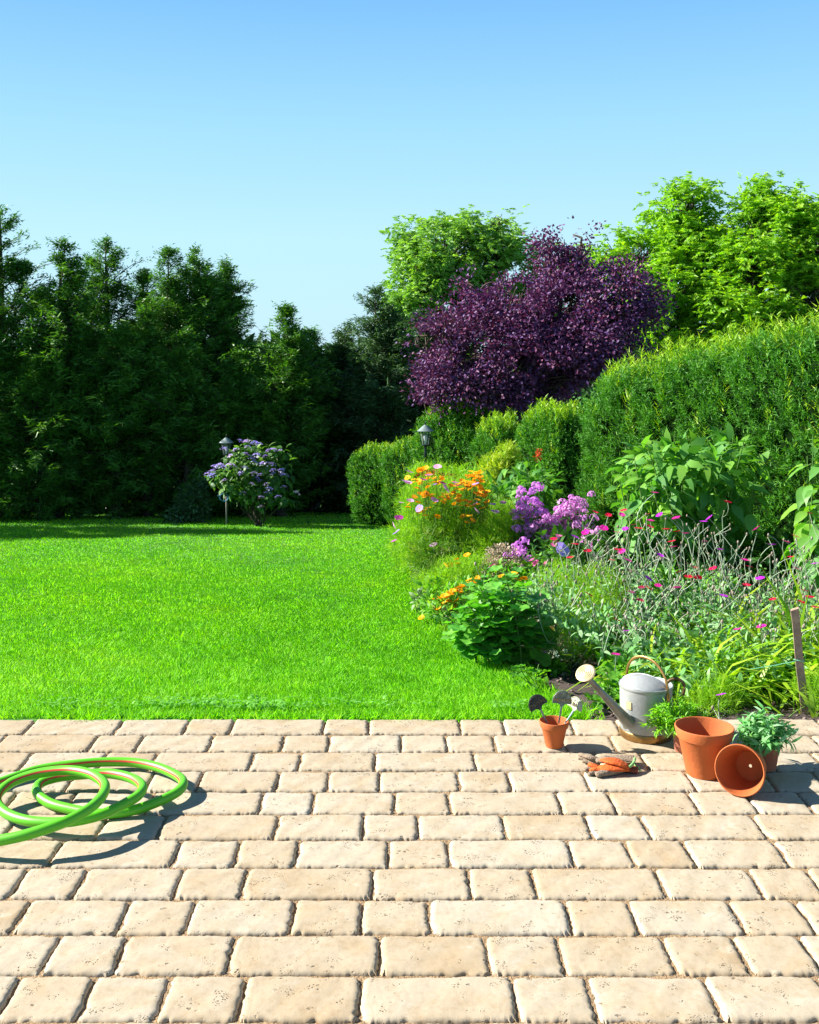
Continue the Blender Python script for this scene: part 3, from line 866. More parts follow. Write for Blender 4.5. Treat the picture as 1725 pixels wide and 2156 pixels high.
hedge('yew_hedge', 'farthest rounded hedge at the end of the lawn with a sunlit left side', np.array([-.20, 15.6, -.50]), -35, .40, .36, .56, n=3400, tips=170, L=.11, nw=.010, power=3, tipL=.12)
hedge('yew_hedge', 'low hedge between the farthest rounded one and the right hand lamp', np.array([.26, 15.1, -.42]), -40, .38, .34, .60, n=3000, tips=130, L=.12, nw=.010, power=3, tipL=.13)

# ------------------------------------------------------------------ small shrubs at the far end
def shrub(name, label, cat, x, Y, ells, mat, n, L, W, kind='oval', stems=12, droop=.3, group=None, shell=.3):
    base = np.array([(x - CX) / F * Y, Y, float(gz(Y))])
    root = thing(name, tuple(base), label, cat, group)
    p, nr, _ = ellpts(n, ells, shell)
    acc = Acc()
    k = R.choice(n, stems)
    tubes(acc, np.tile(base, (stems, 1)) + R.normal(0, .03, (stems, 3)) * [1, 1, 0], (base + p[k]) / 2 + R.normal(0, .05, (stems, 3)), p[k], .008, .003, 4, 4)
    part(acc, 'stems', bark, root)
    acc = Acc()
    leaves(acc, p, nr + R.normal(0, .6, (n, 3)), np.array([0, 0, 1.]) + nr * .4 + R.normal(0, .3, (n, 3)), L * R.uniform(.6, 1.2, n), W * R.uniform(.7, 1.2, n), kind, droop, .12)
    part(acc, 'foliage', mat, root, kind='stuff')
    return root
hyd_m = leafmat('hydrangea_leaf', [(.03, .10, .015), (.07, .19, .03), (.16, .30, .07)], .35, .5)
YH = 15.25
hyd = shrub('hydrangea_bush', 'tall bush dotted with violet blue lacecap flowers beside the left lamp', 'shrub', 545, YH,
            [E(535, 968, YH, 45, 38, .3), E(580, 1000, YH, 38, 45, .25), E(500, 1010, YH, 45, 40, .3), E(550, 1030, YH, 55, 38, .3), E(462, 1005, YH, 22, 18, .15), E(590, 955, YH, 22, 16, .15), E(600, 1045, YH - .1, 25, 18, .2), E(512, 975, YH, 35, 30, .2)],
            hyd_m, 850, .12, .07, 'oval', 22, .45)

lamp_black = simple('lamp_black_green', (.012, .025, .02), .35, .3)
lamp_hat = simple('lamp_hat', (.22, .28, .27), .5, .2, noise=.2)
pole_pale = simple('weathered_pole', (.36, .30, .27), .6, noise=.3, nscale=30)
blue_wire = simple('blue_wire', (.05, .25, .45), .5)
def glass():
    m, t, b = newmat('lamp_glass')
    b.inputs['Base Color'].default_value = (.25, .32, .28, 1); b.inputs['Roughness'].default_value = .08
    b.inputs['Alpha'].default_value = .15
    return m
glass_m = glass()
bulb_m = simple('lamp_bulb', (.75, .78, .8), .25)
def garden_lamp(x, Y, ytop, label, s, pale):
    bz = float(gz(Y)); tz = H - (ytop - HY) / F * Y
    X = (x - CX) / F * Y
    root = thing('garden_lamp', (X, Y, bz), label, 'lamp', 'lantern lamps on posts in the garden')
    h = tz - bz
    zt = h - .20 * s * 1.45
    def LP(name, vf, mat, parent=root, smooth=True):
        return link(name, pymesh(name, vf[0], vf[1], mat, smooth=smooth, sharp=35), parent)
    low = zt * .42 if pale else 0
    LP('post', lathe([(.016 * s, low), (.016 * s, zt * .9), (.024 * s, zt * .92), (.016 * s, zt * .94), (.02 * s, zt)], 12, cap=True), lamp_black)
    if pale: LP('lower_pole', lathe([(.012, 0), (.012, low)], 10, cap=True), pole_pale)
    lb = LP('lantern_base', lathe([(.03 * s, zt), (.05 * s, zt + .01 * s), (.05 * s, zt + .02 * s), (.03 * s, zt + .022 * s)], 12, cap=True), lamp_black)
    z0, z1 = zt + .02 * s, zt + .19 * s
    for k in range(6):
        a = math.pi / 3 * k
        d0 = np.array([math.cos(a), math.sin(a), 0])
        LP('frame_bar', sweep([d0 * .045 * s + [0, 0, z0], d0 * .08 * s + [0, 0, z1]], .005 * s, 6), lamp_black, lb)
        a2 = a + math.pi / 3
        d1 = np.array([math.cos(a2), math.sin(a2), 0])
        q = [d0 * .043 * s + [0, 0, z0], d1 * .043 * s + [0, 0, z0], d1 * .078 * s + [0, 0, z1], d0 * .078 * s + [0, 0, z1]]
        q2 = [v * [.95, .95, 1] for v in q]
        LP('pane', (q + q2, [(0, 1, 2, 3), (7, 6, 5, 4)]), glass_m, lb, smooth=False)
    LP('bulb', lathe([(.006 * s, z0), (.014 * s, z0 + .04 * s), (.028 * s, z0 + .085 * s), (.022 * s, z0 + .115 * s), (.001, z0 + .125 * s)], 12), bulb_m, lb)
    hat = LP('hat', lathe([(.001, z1 - .004), (.10 * s, z1 - .006), (.105 * s, z1), (.06 * s, z1 + .035 * s), (.045 * s, z1 + .05 * s), (.012 * s, z1 + .075 * s)], 24, cap=True), lamp_hat)
    LP('finial', lathe([(.008 * s, z1 + .07 * s), (.014 * s, z1 + .085 * s), (.006 * s, z1 + .092 * s), (.011 * s, z1 + .102 * s), (.005 * s, z1 + .108 * s), (.001, z1 + .125 * s)], 10), lamp_black, hat)
    return root, zt, LP
root, zt, LP = garden_lamp(477, 15.55, 917, 'lantern lamp with pale conical hat on a post at the left side of the hydrangea', 1.0, True)
LP('crossbar', sweep([(-.09, 0, zt * .86), (0, 0, zt * .87)], .006, 6), lamp_black)
ring = [(-.03 + .062 * math.cos(a), -.02, .40 + .055 * math.sin(a)) for a in np.linspace(0, 2 * math.pi, 20)]
LP('wire_ring', sweep(ring, .006, 6, up=(0, 1, 0), cap=False), blue_wire)
LP('wire_tail', sweep([(-.09, -.02, .41), (-.12, -.03, .425)], .007, 6), blue_wire)
garden_lamp(896, 12.3, 890, 'dark green lantern lamp rising from the flowers before the dark bush', .92, False)
shrub('young_conifer', 'small feathery dark shrub in the shade left of the hydrangea', 'shrub', 405, 16.0,
      [E(405, 1060, 16, 36, 42, .25), E(395, 1085, 16, 48, 22, .25), E(420, 1025, 16, 16, 22, .12)], needle_blue, 1500, .09, .03, 'dia', 14, .2, shell=.1)
# hydrangea flower heads
def flower_mesh(name, n, r, pw, cup, mats, cr=.2, layers=1, seed=0, centre_h=.12):
    """petals round a small centre, in the xy plane, radius r; mats = [petal, centre]"""
    rr = np.random.default_rng(seed)
    V, Fs, mi = [], [], []
    for ly in range(layers):
        for k in range(n):
            a = 2 * math.pi * (k + ly * .5) / n + rr.normal(0, .06)
            rad = r * (1 - .22 * ly) * rr.uniform(.9, 1.06)
            d = np.array([math.cos(a), math.sin(a), 0]); s = np.array([-d[1], d[0], 0]); z = np.array([0, 0, 1.])
            lift = cup * rad * rr.uniform(.6, 1.2) + ly * .12 * r
            w_ = pw * rad
            o = len(V)
            V += [d * cr * r * .6, d * rad * .5 - s * w_ * .42 + z * lift * .5, d * rad * .5 + s * w_ * .42 + z * lift * .5,
                  d * rad * .88 - s * w_ * .5 + z * lift * .9, d * rad * .88 + s * w_ * .5 + z * lift * .9, d * rad * .8 + z * lift * .8 - z * .0, d * rad + z * lift]
            Fs += [(o, o + 2, o + 1), (o + 1, o + 2, o + 4, o + 3), (o + 3, o + 4, o + 6)]; mi += [0, 0, 0]
    o = len(V); m = 7
    for k in range(m):
        a = 2 * math.pi * k / m
        V.append(np.array([math.cos(a) * cr * r, math.sin(a) * cr * r, .03 * r + (cup * .2 * r if cup > 0 else 0)]))
    V.append(np.array([0, 0, centre_h * r + .03 * r]))
    for k in range(m): Fs.append((o + k, o + (k + 1) % m, o + m)); mi.append(1)
    return pymesh(name, V, Fs, mats, mi)
petal = lambda n, a, b_, tr=.3: leafmat(n, [a, b_], tr, .6, (1.3, 1.1, 1.3), .2, objvar=True)
hyd_v = petal('hydrangea_violet', (.42, .34, .88), (.68, .50, .88))
hyd_w = petal('hydrangea_white', (.55, .50, .75), (.70, .55, .75))
def lacecap(seed):
    """dome of tiny fertile florets ringed by pale sterile ones"""
    rr = np.random.default_rng(seed); V, Fs, mi = [], [], []
    def fl(c, r, m):
        o = len(V); a0 = rr.uniform(0, 1.5)
        tz = rr.normal(0, .3, 2)
        for k in range(8):
            a = a0 + k * math.pi / 4; q = r * (1 if k % 2 == 0 else .55)
            V.append(np.array(c) + [q * math.cos(a), q * math.sin(a), q * (tz[0] * math.cos(a) + tz[1] * math.sin(a))])
        Fs.append(tuple(range(o, o + 8))); mi.append(m)
    for k in range(34):
        rad = math.sqrt(rr.random()) * .042; a = rr.uniform(0, 6.28)
        fl((rad * math.cos(a), rad * math.sin(a), .025 - rad * rad * 9), .009, 0)
    for k in range(9):
        a = k / 9 * 6.28 + rr.normal(0, .15)
        fl((.052 * math.cos(a), .052 * math.sin(a), -.002 + rr.normal(0, .004)), .014, 1 if rr.random() < .65 else 0)
    return pymesh('flower_head', V, Fs, [hyd_v, hyd_w], mi)
laces = [lacecap(s) for s in range(4)]
hp = [(585,300),(665,310),(785,330),(850,345),(695,395),(515,428),(665,490),(440,515),(815,505),(935,520),(750,560),(1050,430),(990,440),(790,615),(860,635),(900,625),(985,635),(1045,630),(215,670),(275,655),(340,675),(410,645),(465,655),(645,685),(178,733),(105,772),(170,798),(585,758),(785,772),(868,785),(1055,775),(1050,720),(1172,722),(1185,785),(1230,795),(815,840),(870,880),(350,865),(750,920),(955,920),(620,1050),(1205,962),(980,1050),(885,1112),(1122,1103),(1390,1050),(872,1248),(345,420),(1000,990),(1155,440)]
rb = np.array(hyd.location)
for u, v in hp:
    q = P(421.2 + u * .14649, 884.4 + v * .14649, YH - .28 + R.uniform(-.1, .1))
    o = link('flower_head', random.choice(laces), hyd, tuple(q - rb))
    o.rotation_euler = (R.normal(.25, .2), R.normal(0, .2), R.uniform(0, 6)); o.scale = (R.uniform(.75, 1.15),) * 3
# ------------------------------------------------------------------ border plants
def ground_pt(X, Y): return np.array([X, Y, float(gz(Y))])
stem_green = leafmat('green_stem', [(.06, .16, .02), (.12, .22, .05)], .1, .6)
stem_silver = leafmat('silver_stem', [(.24, .33, .20), (.38, .47, .33), (.38, .36, .26)], .1, .7, (1, 1, .9), .2)
stem_brown = leafmat('dry_stem', [(.12, .07, .04), (.25, .16, .10)], .1, .7)
feather_m = leafmat('feathery_leaf', [(.13, .34, .012), (.22, .47, .02), (.36, .56, .03)], .45, .55, (1.3, 1.3, .3))
feather_dk = leafmat('feathery_leaf_dark', [(.06, .18, .02), (.12, .29, .03), (.30, .26, .10)], .35, .5)

def feathery(root, ells, n, L=.09, mat=None, thread=.0028, stems=30, base=None, kpp=9, smat=None, sr=.004):
    """fine thread-like leaves on slender stems"""
    rb = np.array(root.location) if base is None else np.array(base)
    p, nr, _ = ellpts(n, ells, .25)
    acc = Acc()
    k = R.choice(n, stems)
    b0 = np.tile(rb, (stems, 1)) + R.normal(0, .12, (stems, 3)) * [1, .8, 0]
    tubes(acc, b0, (b0 + p[k]) / 2 + R.normal(0, .04, (stems, 3)), p[k], sr, .0015, 5, 3)
    part(acc, 'stems', smat or stem_green, root, kind='stuff')
    acc = Acc()
    D = norm(nr * .5 + np.array([0, 0, .7]) + R.normal(0, .5, (n, 3)))
    cv = R.random(n)
    for j in range(kpp):
        s = (j + .5) / kpp
        sd = norm(np.cross(D, rdir(n)))
        q = p + D * L * s
        d = D * .8 + sd * R.uniform(.5, 1.2, (n, 1))
        leaves(acc, q, d, rdir(n), L * R.uniform(.4, .8, n), thread, 'tri', .1, 0, np.clip(cv * .6 + .4 * R.random(n), 0, 1))
    part(acc, 'foliage', mat or feather_m, root, kind='stuff')

def place_flowers(root, meshes, pts, scale=(.8, 1.15), tilt=.35, name='flower', lean=(0.25, -.1)):
    rb = np.array(root.location)
    for q in pts:
        o = link(name, random.choice(meshes), root, tuple(np.array(q) - rb))
        o.rotation_euler = (R.normal(lean[0], tilt), R.normal(lean[1], tilt), R.uniform(0, 6.28))
        o.scale = (R.uniform(*scale),) * 3

def bloomstems(root, pts, spread=.10, mat=None, r=.0022, name='flower_stems', base=None, grow=.5, short=False):
    rb = np.array(root.location) if base is None else np.array(base)
    q = np.array(pts); n = len(q)
    if short:      # stalks that leave the foliage just below each bloom
        b0 = q + np.stack([R.normal(0, .03, n), R.uniform(.04, .14, n), -R.uniform(.12, .24, n)], 1)
        acc = Acc()
        tubes(acc, b0, (b0 + q) / 2 + R.normal(0, .012, (n, 3)), q, .0016, .0012, 4, 3)
        part(acc, name, mat or stem_green, root, kind='stuff'); return
    b0 = rb + R.normal(0, spread, (n, 3)) * [1, 1, 0] + (q - rb) * [grow, grow, 0]
    b0[:, 2] = gz(b0[:, 1])
    acc = Acc()
    tubes(acc, b0, (b0 * .4 + q * .6) + R.normal(0, .03, (n, 3)), q, r, r * .7, 5, 3)
    part(acc, name, mat or stem_green, root, kind='stuff')

cos_pk = petal('cosmos_pink', (.62, .30, .62), (.72, .42, .68))
cos_mg = petal('cosmos_magenta', (.50, .05, .38), (.60, .10, .50))
cos_vi = petal('cosmos_violet', (.42, .30, .75), (.50, .35, .80))
cent_y = simple('flower_centre', (.55, .30, .02), .8)
cent_b = simple('dark_flower_centre', (.10, .03, .01), .8)
org_p = petal('orange_petal', (.85, .34, .004), (.9, .52, .01))
yel_p = petal('yellow_orange_petal', (.85, .42, .004), (.88, .55, .01))
cos_f = [flower_mesh('flower', 8, .038, .75, .25, [m, cent_y], .2, seed=i) for i, m in enumerate((cos_pk, cos_pk, cos_pk, cos_pk, cos_mg, cos_vi))]
org_f = [flower_mesh('flower', 11, .025, .55, c, [org_p, cent_b if i < 1 else cent_y], .2, seed=i, centre_h=.3) for i, c in enumerate((-.15, .1, .25))]
cal_f = [flower_mesh('flower', 14, .026, .34, c, [yel_p, cent_y], .28, layers=2, seed=i + 5, centre_h=.15) for i, c in enumerate((.1, .25, .35))]

# -- cosmos thicket
YC = 8.6
cosmos = thing('cosmos_plant', tuple(ground_pt(.42, 8.7)), 'tall feathery thicket with pink daisies at the left end of the flower border', 'flowering plant')
cosmos_e = [E(925, 1090, YC, 72, 72, .4), E(885, 1150, YC - .1, 55, 55, .35), E(960, 1150, YC - .1, 60, 60, .4), E(890, 1070, YC, 38, 42, .3), E(985, 1070, YC + .2, 45, 45, .3), E(930, 1195, YC - .3, 55, 40, .3), E(1010, 1120, YC, 45, 50, .3)]
feathery(cosmos, cosmos_e[:3] + cosmos_e[3:5], 5600, .10, thread=.004, stems=90)
feathery(cosmos, [cosmos_e[5], cosmos_e[6], E(920, 1160, YC - .3, 60, 45, .3)], 1700, .09, mat=feather_dk, thread=.004, stems=60, smat=stem_brown)
cp = [(525,70),(247,118),(383,195),(240,225),(495,243),(570,230),(605,283),(713,250),(900,238),(165,420),(258,400),(495,393),(350,478),(893,433),(905,497),(145,570),(93,643),(123,710),(100,795),(487,835),(1090,510),(1065,437),(1165,420),(800,403),(700,225),(215,215),(440,150)]
cq = [P(808.6 + u * .2149, 968.7 + v * .2149, YC - .55 + R.uniform(-.1, .1)) for u, v in cp]
place_flowers(cosmos, cos_f, cq, (.65, 1.0), .4, lean=(.1, 0))
bloomstems(cosmos, cq, short=True)
# -- orange helenium behind / within
hel = thing('orange_daisy_plant', tuple(ground_pt(.62, 9.2)), 'leafy clump topped with a band of small orange daisies behind the pink ones', 'flowering plant')
feathery(hel, [E(965, 1035, 9.2, 65, 40, .35), E(900, 1020, 9.3, 40, 30, .3), E(1000, 1070, 9.1, 40, 50, .35)], 1100, .10, thread=.006, stems=50)
oc = []
for cx_, cy_, rx, ry, n in ((1000, 1000, 18, 9, 20), (990, 1015, 35, 8, 24), (895, 989, 14, 4, 9), (905, 1008, 50, 9, 14), (898, 1040, 17, 5, 12), (965, 1025, 30, 8, 14), (1015, 1040, 16, 7, 12), (950, 1050, 30, 12, 14), (975, 1060, 22, 10, 9), (900, 1065, 50, 25, 12), (985, 1095, 18, 12, 5), (930, 1045, 40, 14, 14), (1010, 1060, 18, 14, 8), (885, 1020, 20, 12, 8), (1000, 1025, 28, 8, 10)):
    for _ in range(n):
        a, q = R.uniform(0, 6.28), math.sqrt(R.random())
        oc.append(P(cx_ + rx * q * math.cos(a), cy_ + ry * q * math.sin(a), 8.12 + R.uniform(-.12, .15)))
place_flowers(hel, org_f, oc, (.75, 1.15), .25, lean=(.35, 0))
bloomstems(hel, oc, short=True)
rust = leafmat('rust_bloom', [(.18, .04, .01), (.32, .10, .02)], .2, .7)
acc = Acc(); n = 260
p, nr, _ = ellpts(n, [E(905, 1003, 9.1, 28, 9, .15), E(945, 1008, 9.1, 22, 8, .15)], .2)
leaves(acc, p, nr + [0, 0, .5], rdir(n), .035, .02, 'dia')
part(acc, 'faded_blooms', rust, hel, kind='stuff')
# small dark-blue spires
blue_m = leafmat('blue_floret', [(.06, .05, .55), (.12, .10, .7)], .2, .6, (1, 1, 1.4))
sp = thing('blue_spire_plant', tuple(ground_pt(.75, 9.9)), 'thin plant with two tiny deep blue spires above the orange daisies', 'flowering plant')
q = np.array([P(972, 1000, 9.6), P(1001, 1002, 9.5), P(1012, 1033, 9.2), P(985, 1040, 9.0)])
bloomstems(sp, q, .05)
acc = Acc(); k = np.repeat(np.arange(4), 24)
pp = q[k] + R.normal(0, .012, (96, 3)) * [1, 1, 1.8]
leaves(acc, pp, rdir(96), rdir(96), .014, .012, 'dia')
part(acc, 'florets', blue_m, sp, kind='stuff')

# -- goldenrod and red spike before hedge three
gold_m = leafmat('goldenrod_leaf', [(.16, .32, .02), (.32, .46, .03), (.48, .50, .04)], .4, .5, (1.3, 1.4, .3))
gold = thing('goldenrod', tuple(ground_pt(.95, 10.2)), 'arching yellow green plant behind the orange daisies in front of the light hedge', 'plant')
feathery(gold, [E(1045, 985, 10.0, 24, 20, .2), E(1070, 960, 10.1, 16, 16, .15), E(1025, 1008, 9.9, 20, 20, .2)], 420, .08, mat=gold_m, thread=.012, stems=20, kpp=8)
redsp = thing('red_spike_plant', tuple(ground_pt(1.33, 10.4)), 'single thin scarlet flower spike standing against the dark hedge side', 'flowering plant')
red_m = leafmat('scarlet_floret', [(.55, .05, .01), (.75, .12, .03)], .2, .6, (1.2, 1, 1))
top = P(1134, 944, 10.3)
bloomstems(redsp, [top, P(1128, 960, 10.3)], .02, grow=.9)
acc = Acc(); n = 70
pp = top + np.stack([R.normal(0, .012, n), R.normal(0, .012, n), -R.random(n) * .12], 1)
leaves(acc, pp, rdir(n) + [0, 0, -.3], rdir(n), .025, .012, 'dia')
part(acc, 'florets', red_m, redsp, kind='stuff')

# -- leaf meshes for plants with large leaves
def leaf_mesh(name, L, W, mat, seed=0, droop=.25, tipx=1.35, belly=.38, fold=.18, wave=.02):
    rr = np.random.default_rng(seed); n = 8; V, Fs = [], []
    for j in range(n + 1):
        t = j / n
        w_ = W * .5 * (math.sin(math.pi * min(1, t ** (math.log(.5) / math.log(belly)))) ** tipx if 0 < t < 1 else 0)
        z = -droop * L * t * t + .08 * L * t
        wz = wave * L * math.sin(t * 14 + seed)
        V += [(t * L, 0, z), (t * L, w_, z + fold * w_ + wz), (t * L, -w_, z + fold * w_ - wz)]
    for j in range(n):
        a, b_ = 3 * j, 3 * j + 3
        Fs += [(a, b_, b_ + 1, a + 1), (a, a + 2, b_ + 2, b_)]
    return pymesh(name, V, Fs, mat, smooth=True)
def round_leaf(name, r, mat, seed=0, lobes=5, depth=.12, cup=.2):
    rr = np.random.default_rng(seed); m = 22
    V = [(0, 0, 0)]
    for ring, k in ((.55, 1), (1, 2)):
        for i in range(m):
            a = -math.pi + 2 * math.pi * i / (m - 1)
            q = r * ring * (1 - depth * (.5 - .5 * math.cos(a * lobes)) * (k - 1)) * (.55 + .45 * math.cos(a / 2.3))
            V.append((q * math.cos(a) + r * .15, q * math.sin(a), cup * r * ring ** 2 * (.6 + .4 * math.sin(a * lobes + seed)) - .15 * r * ring * math.cos(a)))
    Fs = [(0, 1 + i, 2 + i) for i in range(m - 1)] + [(1 + i, 1 + m + i, 2 + m + i, 2 + i) for i in range(m - 1)]
    return pymesh(name, V, Fs, mat, smooth=True)
def put_leaf(root, me, p, D, N, s, name='leaf'):
    m3 = basis(D, N)
    o = bpy.data.objects.new(name, me); C.objects.link(o)
    o.parent = root
    o.matrix_local = Matrix.Translation(Vector(np.array(p) - np.array(root.location))) @ m3.to_4x4() @ Matrix.Scale(s, 4)
    return o
def stemmed(root, tops, meshes, base_spread=.12, nodes=7, s0=1.0, sr=.006, smat=None, petiole=.03, t0=.3, whorl=2, droop_d=-.15, tip_up=True, jit=.25):
    rb = np.array(root.location); acc = Acc(); n = len(tops)
    tops = np.array(tops)
    b0 = rb + R.normal(0, base_spread, (n, 3)) * [1, 1, 0] + (tops - rb) * [.35, .35, 0]
    b0[:, 2] = gz(b0[:, 1])
    mid = b0 * .5 + tops * .5 + R.normal(0, .03, (n, 3))
    tubes(acc, b0, mid, tops, sr, sr * .5, 6, 5)
    pet = []
    for i in range(n):
        a0 = R.uniform(0, 6.28)
        for j in range(nodes):
            t = t0 + (1 - t0) * (j + .5) / nodes
            q = (1 - t) ** 2 * b0[i] + 2 * t * (1 - t) * mid[i] + t * t * tops[i]
            for k in range(whorl):
                a = a0 + j * math.pi / 2 + k * 2 * math.pi / whorl + R.normal(0, jit)
                up_ = droop_d + .75 * max(0, t - .72) / .28 * (1 if tip_up else 0) + R.normal(0, .18)
                d = np.array([math.cos(a), math.sin(a), up_])
                e = q + norm(d) * petiole
                pet.append((q, (q + e) / 2 + [0, 0, .2 * petiole], e))
                s = s0 * R.uniform(.75, 1.15) * (1 - .55 * max(0, t - .6) / .4) * min(1, .65 + t)
                put_leaf(root, random.choice(meshes), e, d, (.5 * math.cos(a) + R.normal(0, .2), .5 * math.sin(a) + R.normal(0, .2), 1), s)
    pet = np.array(pet)
    tubes(acc, pet[:, 0], pet[:, 1], pet[:, 2], sr * .35, sr * .25, 2, 3)
    part(acc, 'stems', smat or stem_green, root)

big_m = leafmat('broad_leaf', [(.07, .22, .045), (.12, .31, .05), (.20, .40, .04)], .36, .5, (1.3, 1.6, .3), .45, objvar=True)
big = [leaf_mesh('leaf', .25, .115, big_m, i, droop=.15 + .1 * i) for i in range(4)]
Yb = 7.1
sun_p = thing('broad_leaved_plant', tuple(ground_pt(1.98, 7.15)), 'large bush of broad pointed leaves in front of the tallest hedge', 'plant')
tops = [P(x, y, Yb + R.uniform(-.35, .3)) for x, y in ((1335, 960), (1362, 935), (1420, 915), (1445, 908), (1395, 925), (1490, 925), (1538, 908), (1545, 915), (1568, 925), (1600, 955), (1315, 985), (1305, 1010), (1380, 965), (1470, 950), (1520, 955), (1350, 1000), (1590, 1000), (1440, 985), (1370, 1010), (1420, 1020), (1500, 1000), (1550, 1010), (1330, 1040))]
stemmed(sun_p, tops, big, .18, 6, .86, .006, droop_d=-.8, t0=.42)
inner_leaf = leafmat('broad_leaf_inner', [(.06, .20, .04), (.12, .32, .05), (.18, .38, .04)], .36, .5)
def inner_mass(root, ells, n, L, W):
    acc = Acc(); p, nr, _ = ellpts(n, ells, .2)
    leaves(acc, p, nr + [0, 0, -.3] + R.normal(0, .4, (n, 3)), nr + [0, 0, .7] + R.normal(0, .3, (n, 3)), L * R.uniform(.6, 1.2, n), W * R.uniform(.7, 1.2, n), 'oval', .3, .15)
    part(acc, 'young_leaves', inner_leaf, root, kind='stuff')
inner_mass(sun_p, [E(1450, 1010, 7.15, 135, 75, .35), E(1400, 975, 7.15, 90, 45, .3), E(1520, 970, 7.15, 80, 45, .3)], 420, .15, .06)
Yr = 6.6
edge_p = thing('broad_leaved_plant', tuple(ground_pt(2.66, 6.7)), 'tall broad leaved plant cut by the right edge of the view', 'plant')
stemmed(edge_p, [P(1712, 915, Yr), P(1735, 905, Yr), P(1760, 960, Yr), P(1725, 1010, Yr - .2), P(1705, 1060, Yr - .2), P(1700, 960, Yr), P(1745, 1040, Yr)], big, .06, 8, 1.0, .006, droop_d=-.85, t0=.22)
mid_p = thing('broad_leaved_plant', tuple(ground_pt(1.2, 9.3)), 'smaller leafy plant behind the purple phlox in front of the mid hedge', 'plant')
Ym = 8.95
stemmed(mid_p, [P(x, y, Ym + R.uniform(-.2, .2)) for x, y in ((1060, 1000), (1080, 985), (1110, 990), (1140, 980), (1160, 978), (1050, 1030), (1095, 1010), (1125, 1015), (1170, 1000), (1075, 1040), (1020, 1060))], big, .12, 7, .72, .005, droop_d=-.7, t0=.35, petiole=.02)
inner_mass(mid_p, [E(1110, 1030, 9.0, 75, 48, .3), E(1060, 1050, 8.9, 45, 35, .25)], 300, .12, .05)

# -- phlox
ph1 = petal('phlox_purple', (.62, .20, .72), (.72, .30, .76)); ph2 = petal('phlox_pink', (.72, .30, .70), (.80, .42, .76))
ph_eye = simple('phlox_eye', (.35, .02, .25), .7)
def phlox_head(seed, mat):
    rr = np.random.default_rng(seed); V, Fs, mi = [], [], []
    for k in range(46):
        d = norm(rr.normal(size=3)); d[2] = abs(d[2]) * 1.0 - .35
        c = d * [.052, .052, .06]
        nrm = norm(d + rr.normal(0, .25, 3)); a1 = norm(np.cross(nrm, [.3, .5, .9])); a2 = np.cross(nrm, a1)
        o = len(V); r_ = rr.uniform(.011, .014)
        for j in range(10):
            a = j * math.pi / 5; q = r_ * (1 if j % 2 == 0 else .62)
            V.append(c + a1 * q * math.cos(a) + a2 * q * math.sin(a) + nrm * (.002 if j % 2 else 0))
        Fs.append(tuple(range(o, o + 10))); mi.append(0)
        o = len(V)
        for j in range(4): V.append(c + (a1 * math.cos(j * 1.57) + a2 * math.sin(j * 1.57)) * .0025 + nrm * .002)
        Fs.append(tuple(range(o, o + 4))); mi.append(1)
    return pymesh('flower_head', V, Fs, [mat, ph_eye], mi)
ph_a = [phlox_head(i, ph1) for i in range(4)]; ph_b = [phlox_head(i + 9, ph2) for i in range(4)]
phl_m = leafmat('phlox_leaf', [(.04, .13, .02), (.08, .22, .03)], .35, .5)
phl = [leaf_mesh('leaf', .10, .028, phl_m, i, .3) for i in range(3)]
def phlox(label, X0, Y0, hp, heads):
    root = thing('phlox', tuple(ground_pt(X0, Y0)), label, 'flowering plant', 'phlox in the middle of the border')
    q = [P(1052.9 + u * .1953 + R.normal(0, 3), 968.7 + v * .1953 + R.normal(0, 3), Y0 - .05 + R.uniform(-.12, .12)) for u, v in hp + [(a + R.normal(0, 55), b + R.normal(0, 55)) for a, b in hp * 2]]
    for p_ in q:
        o = link('flower_head', random.choice(heads), root, tuple(p_ - np.array(root.location)))
        o.rotation_euler = (R.normal(0, .3), R.normal(0, .3), R.uniform(0, 6)); o.scale = (R.uniform(.42, .8),) * 3
    stemmed(root, [p_ - [0, 0, .04] for p_ in q[::2]], phl, .10, 6, 1, .004, t0=.35, tip_up=False)
phlox('purple phlox with a pointed top left of the paler phlox', .92, 8.2,
      [(320,360),(300,420),(380,430),(220,470),(430,480),(300,500),(300,560),(190,540),(470,560),(390,570),(300,690),(420,760),(200,740),(340,830),(250,780),(400,690),(200,640),(360,310),(240,400),(500,620),(340,770)], ph_a)
phlox('pinker and shorter phlox right of the purple one', 1.15, 8.1,
      [(790,440),(850,430),(760,500),(840,520),(880,580),(760,590),(680,560),(640,640),(830,660),(720,680),(600,700),(900,620),(690,760),(600,770),(850,690),(560,640),(780,720),(650,820),(520,600),(540,680),(500,720),(620,520),(700,480)], ph_b)
phlox('small pale pink phlox among the silver stems right of the taller phlox', 1.33, 7.7, [(1000,800),(1030,900),(930,870),(1010,950),(960,800)], ph_b)
phlox('low violet phlox tuft beside the dried flower clump', .80, 7.6, [(190,960),(215,1000),(235,990),(170,1010)], ph_a)

# -- dried flower clump
dry = thing('dried_flower_clump', tuple(ground_pt(.72, 7.55)), 'faded beige dried flower clump below the purple phlox', 'dried plant')
dry_m = leafmat('dry_bloom', [(.30, .20, .13), (.50, .38, .28), (.62, .52, .42)], .2, .8, (1, 1, .8))
acc = Acc(); p, nr, _ = ellpts(1400, [E(1058, 1180, 7.5, 42, 34, .15), E(1040, 1200, 7.4, 30, 25, .12)], .5)
leaves(acc, p, nr + R.normal(0, .5, (1400, 3)), rdir(1400), R.uniform(.012, .022, 1400), .012, 'dia')
part(acc, 'dried_blooms', dry_m, dry, kind='stuff')
bloomstems(dry, p[:70], .03, stem_brown)

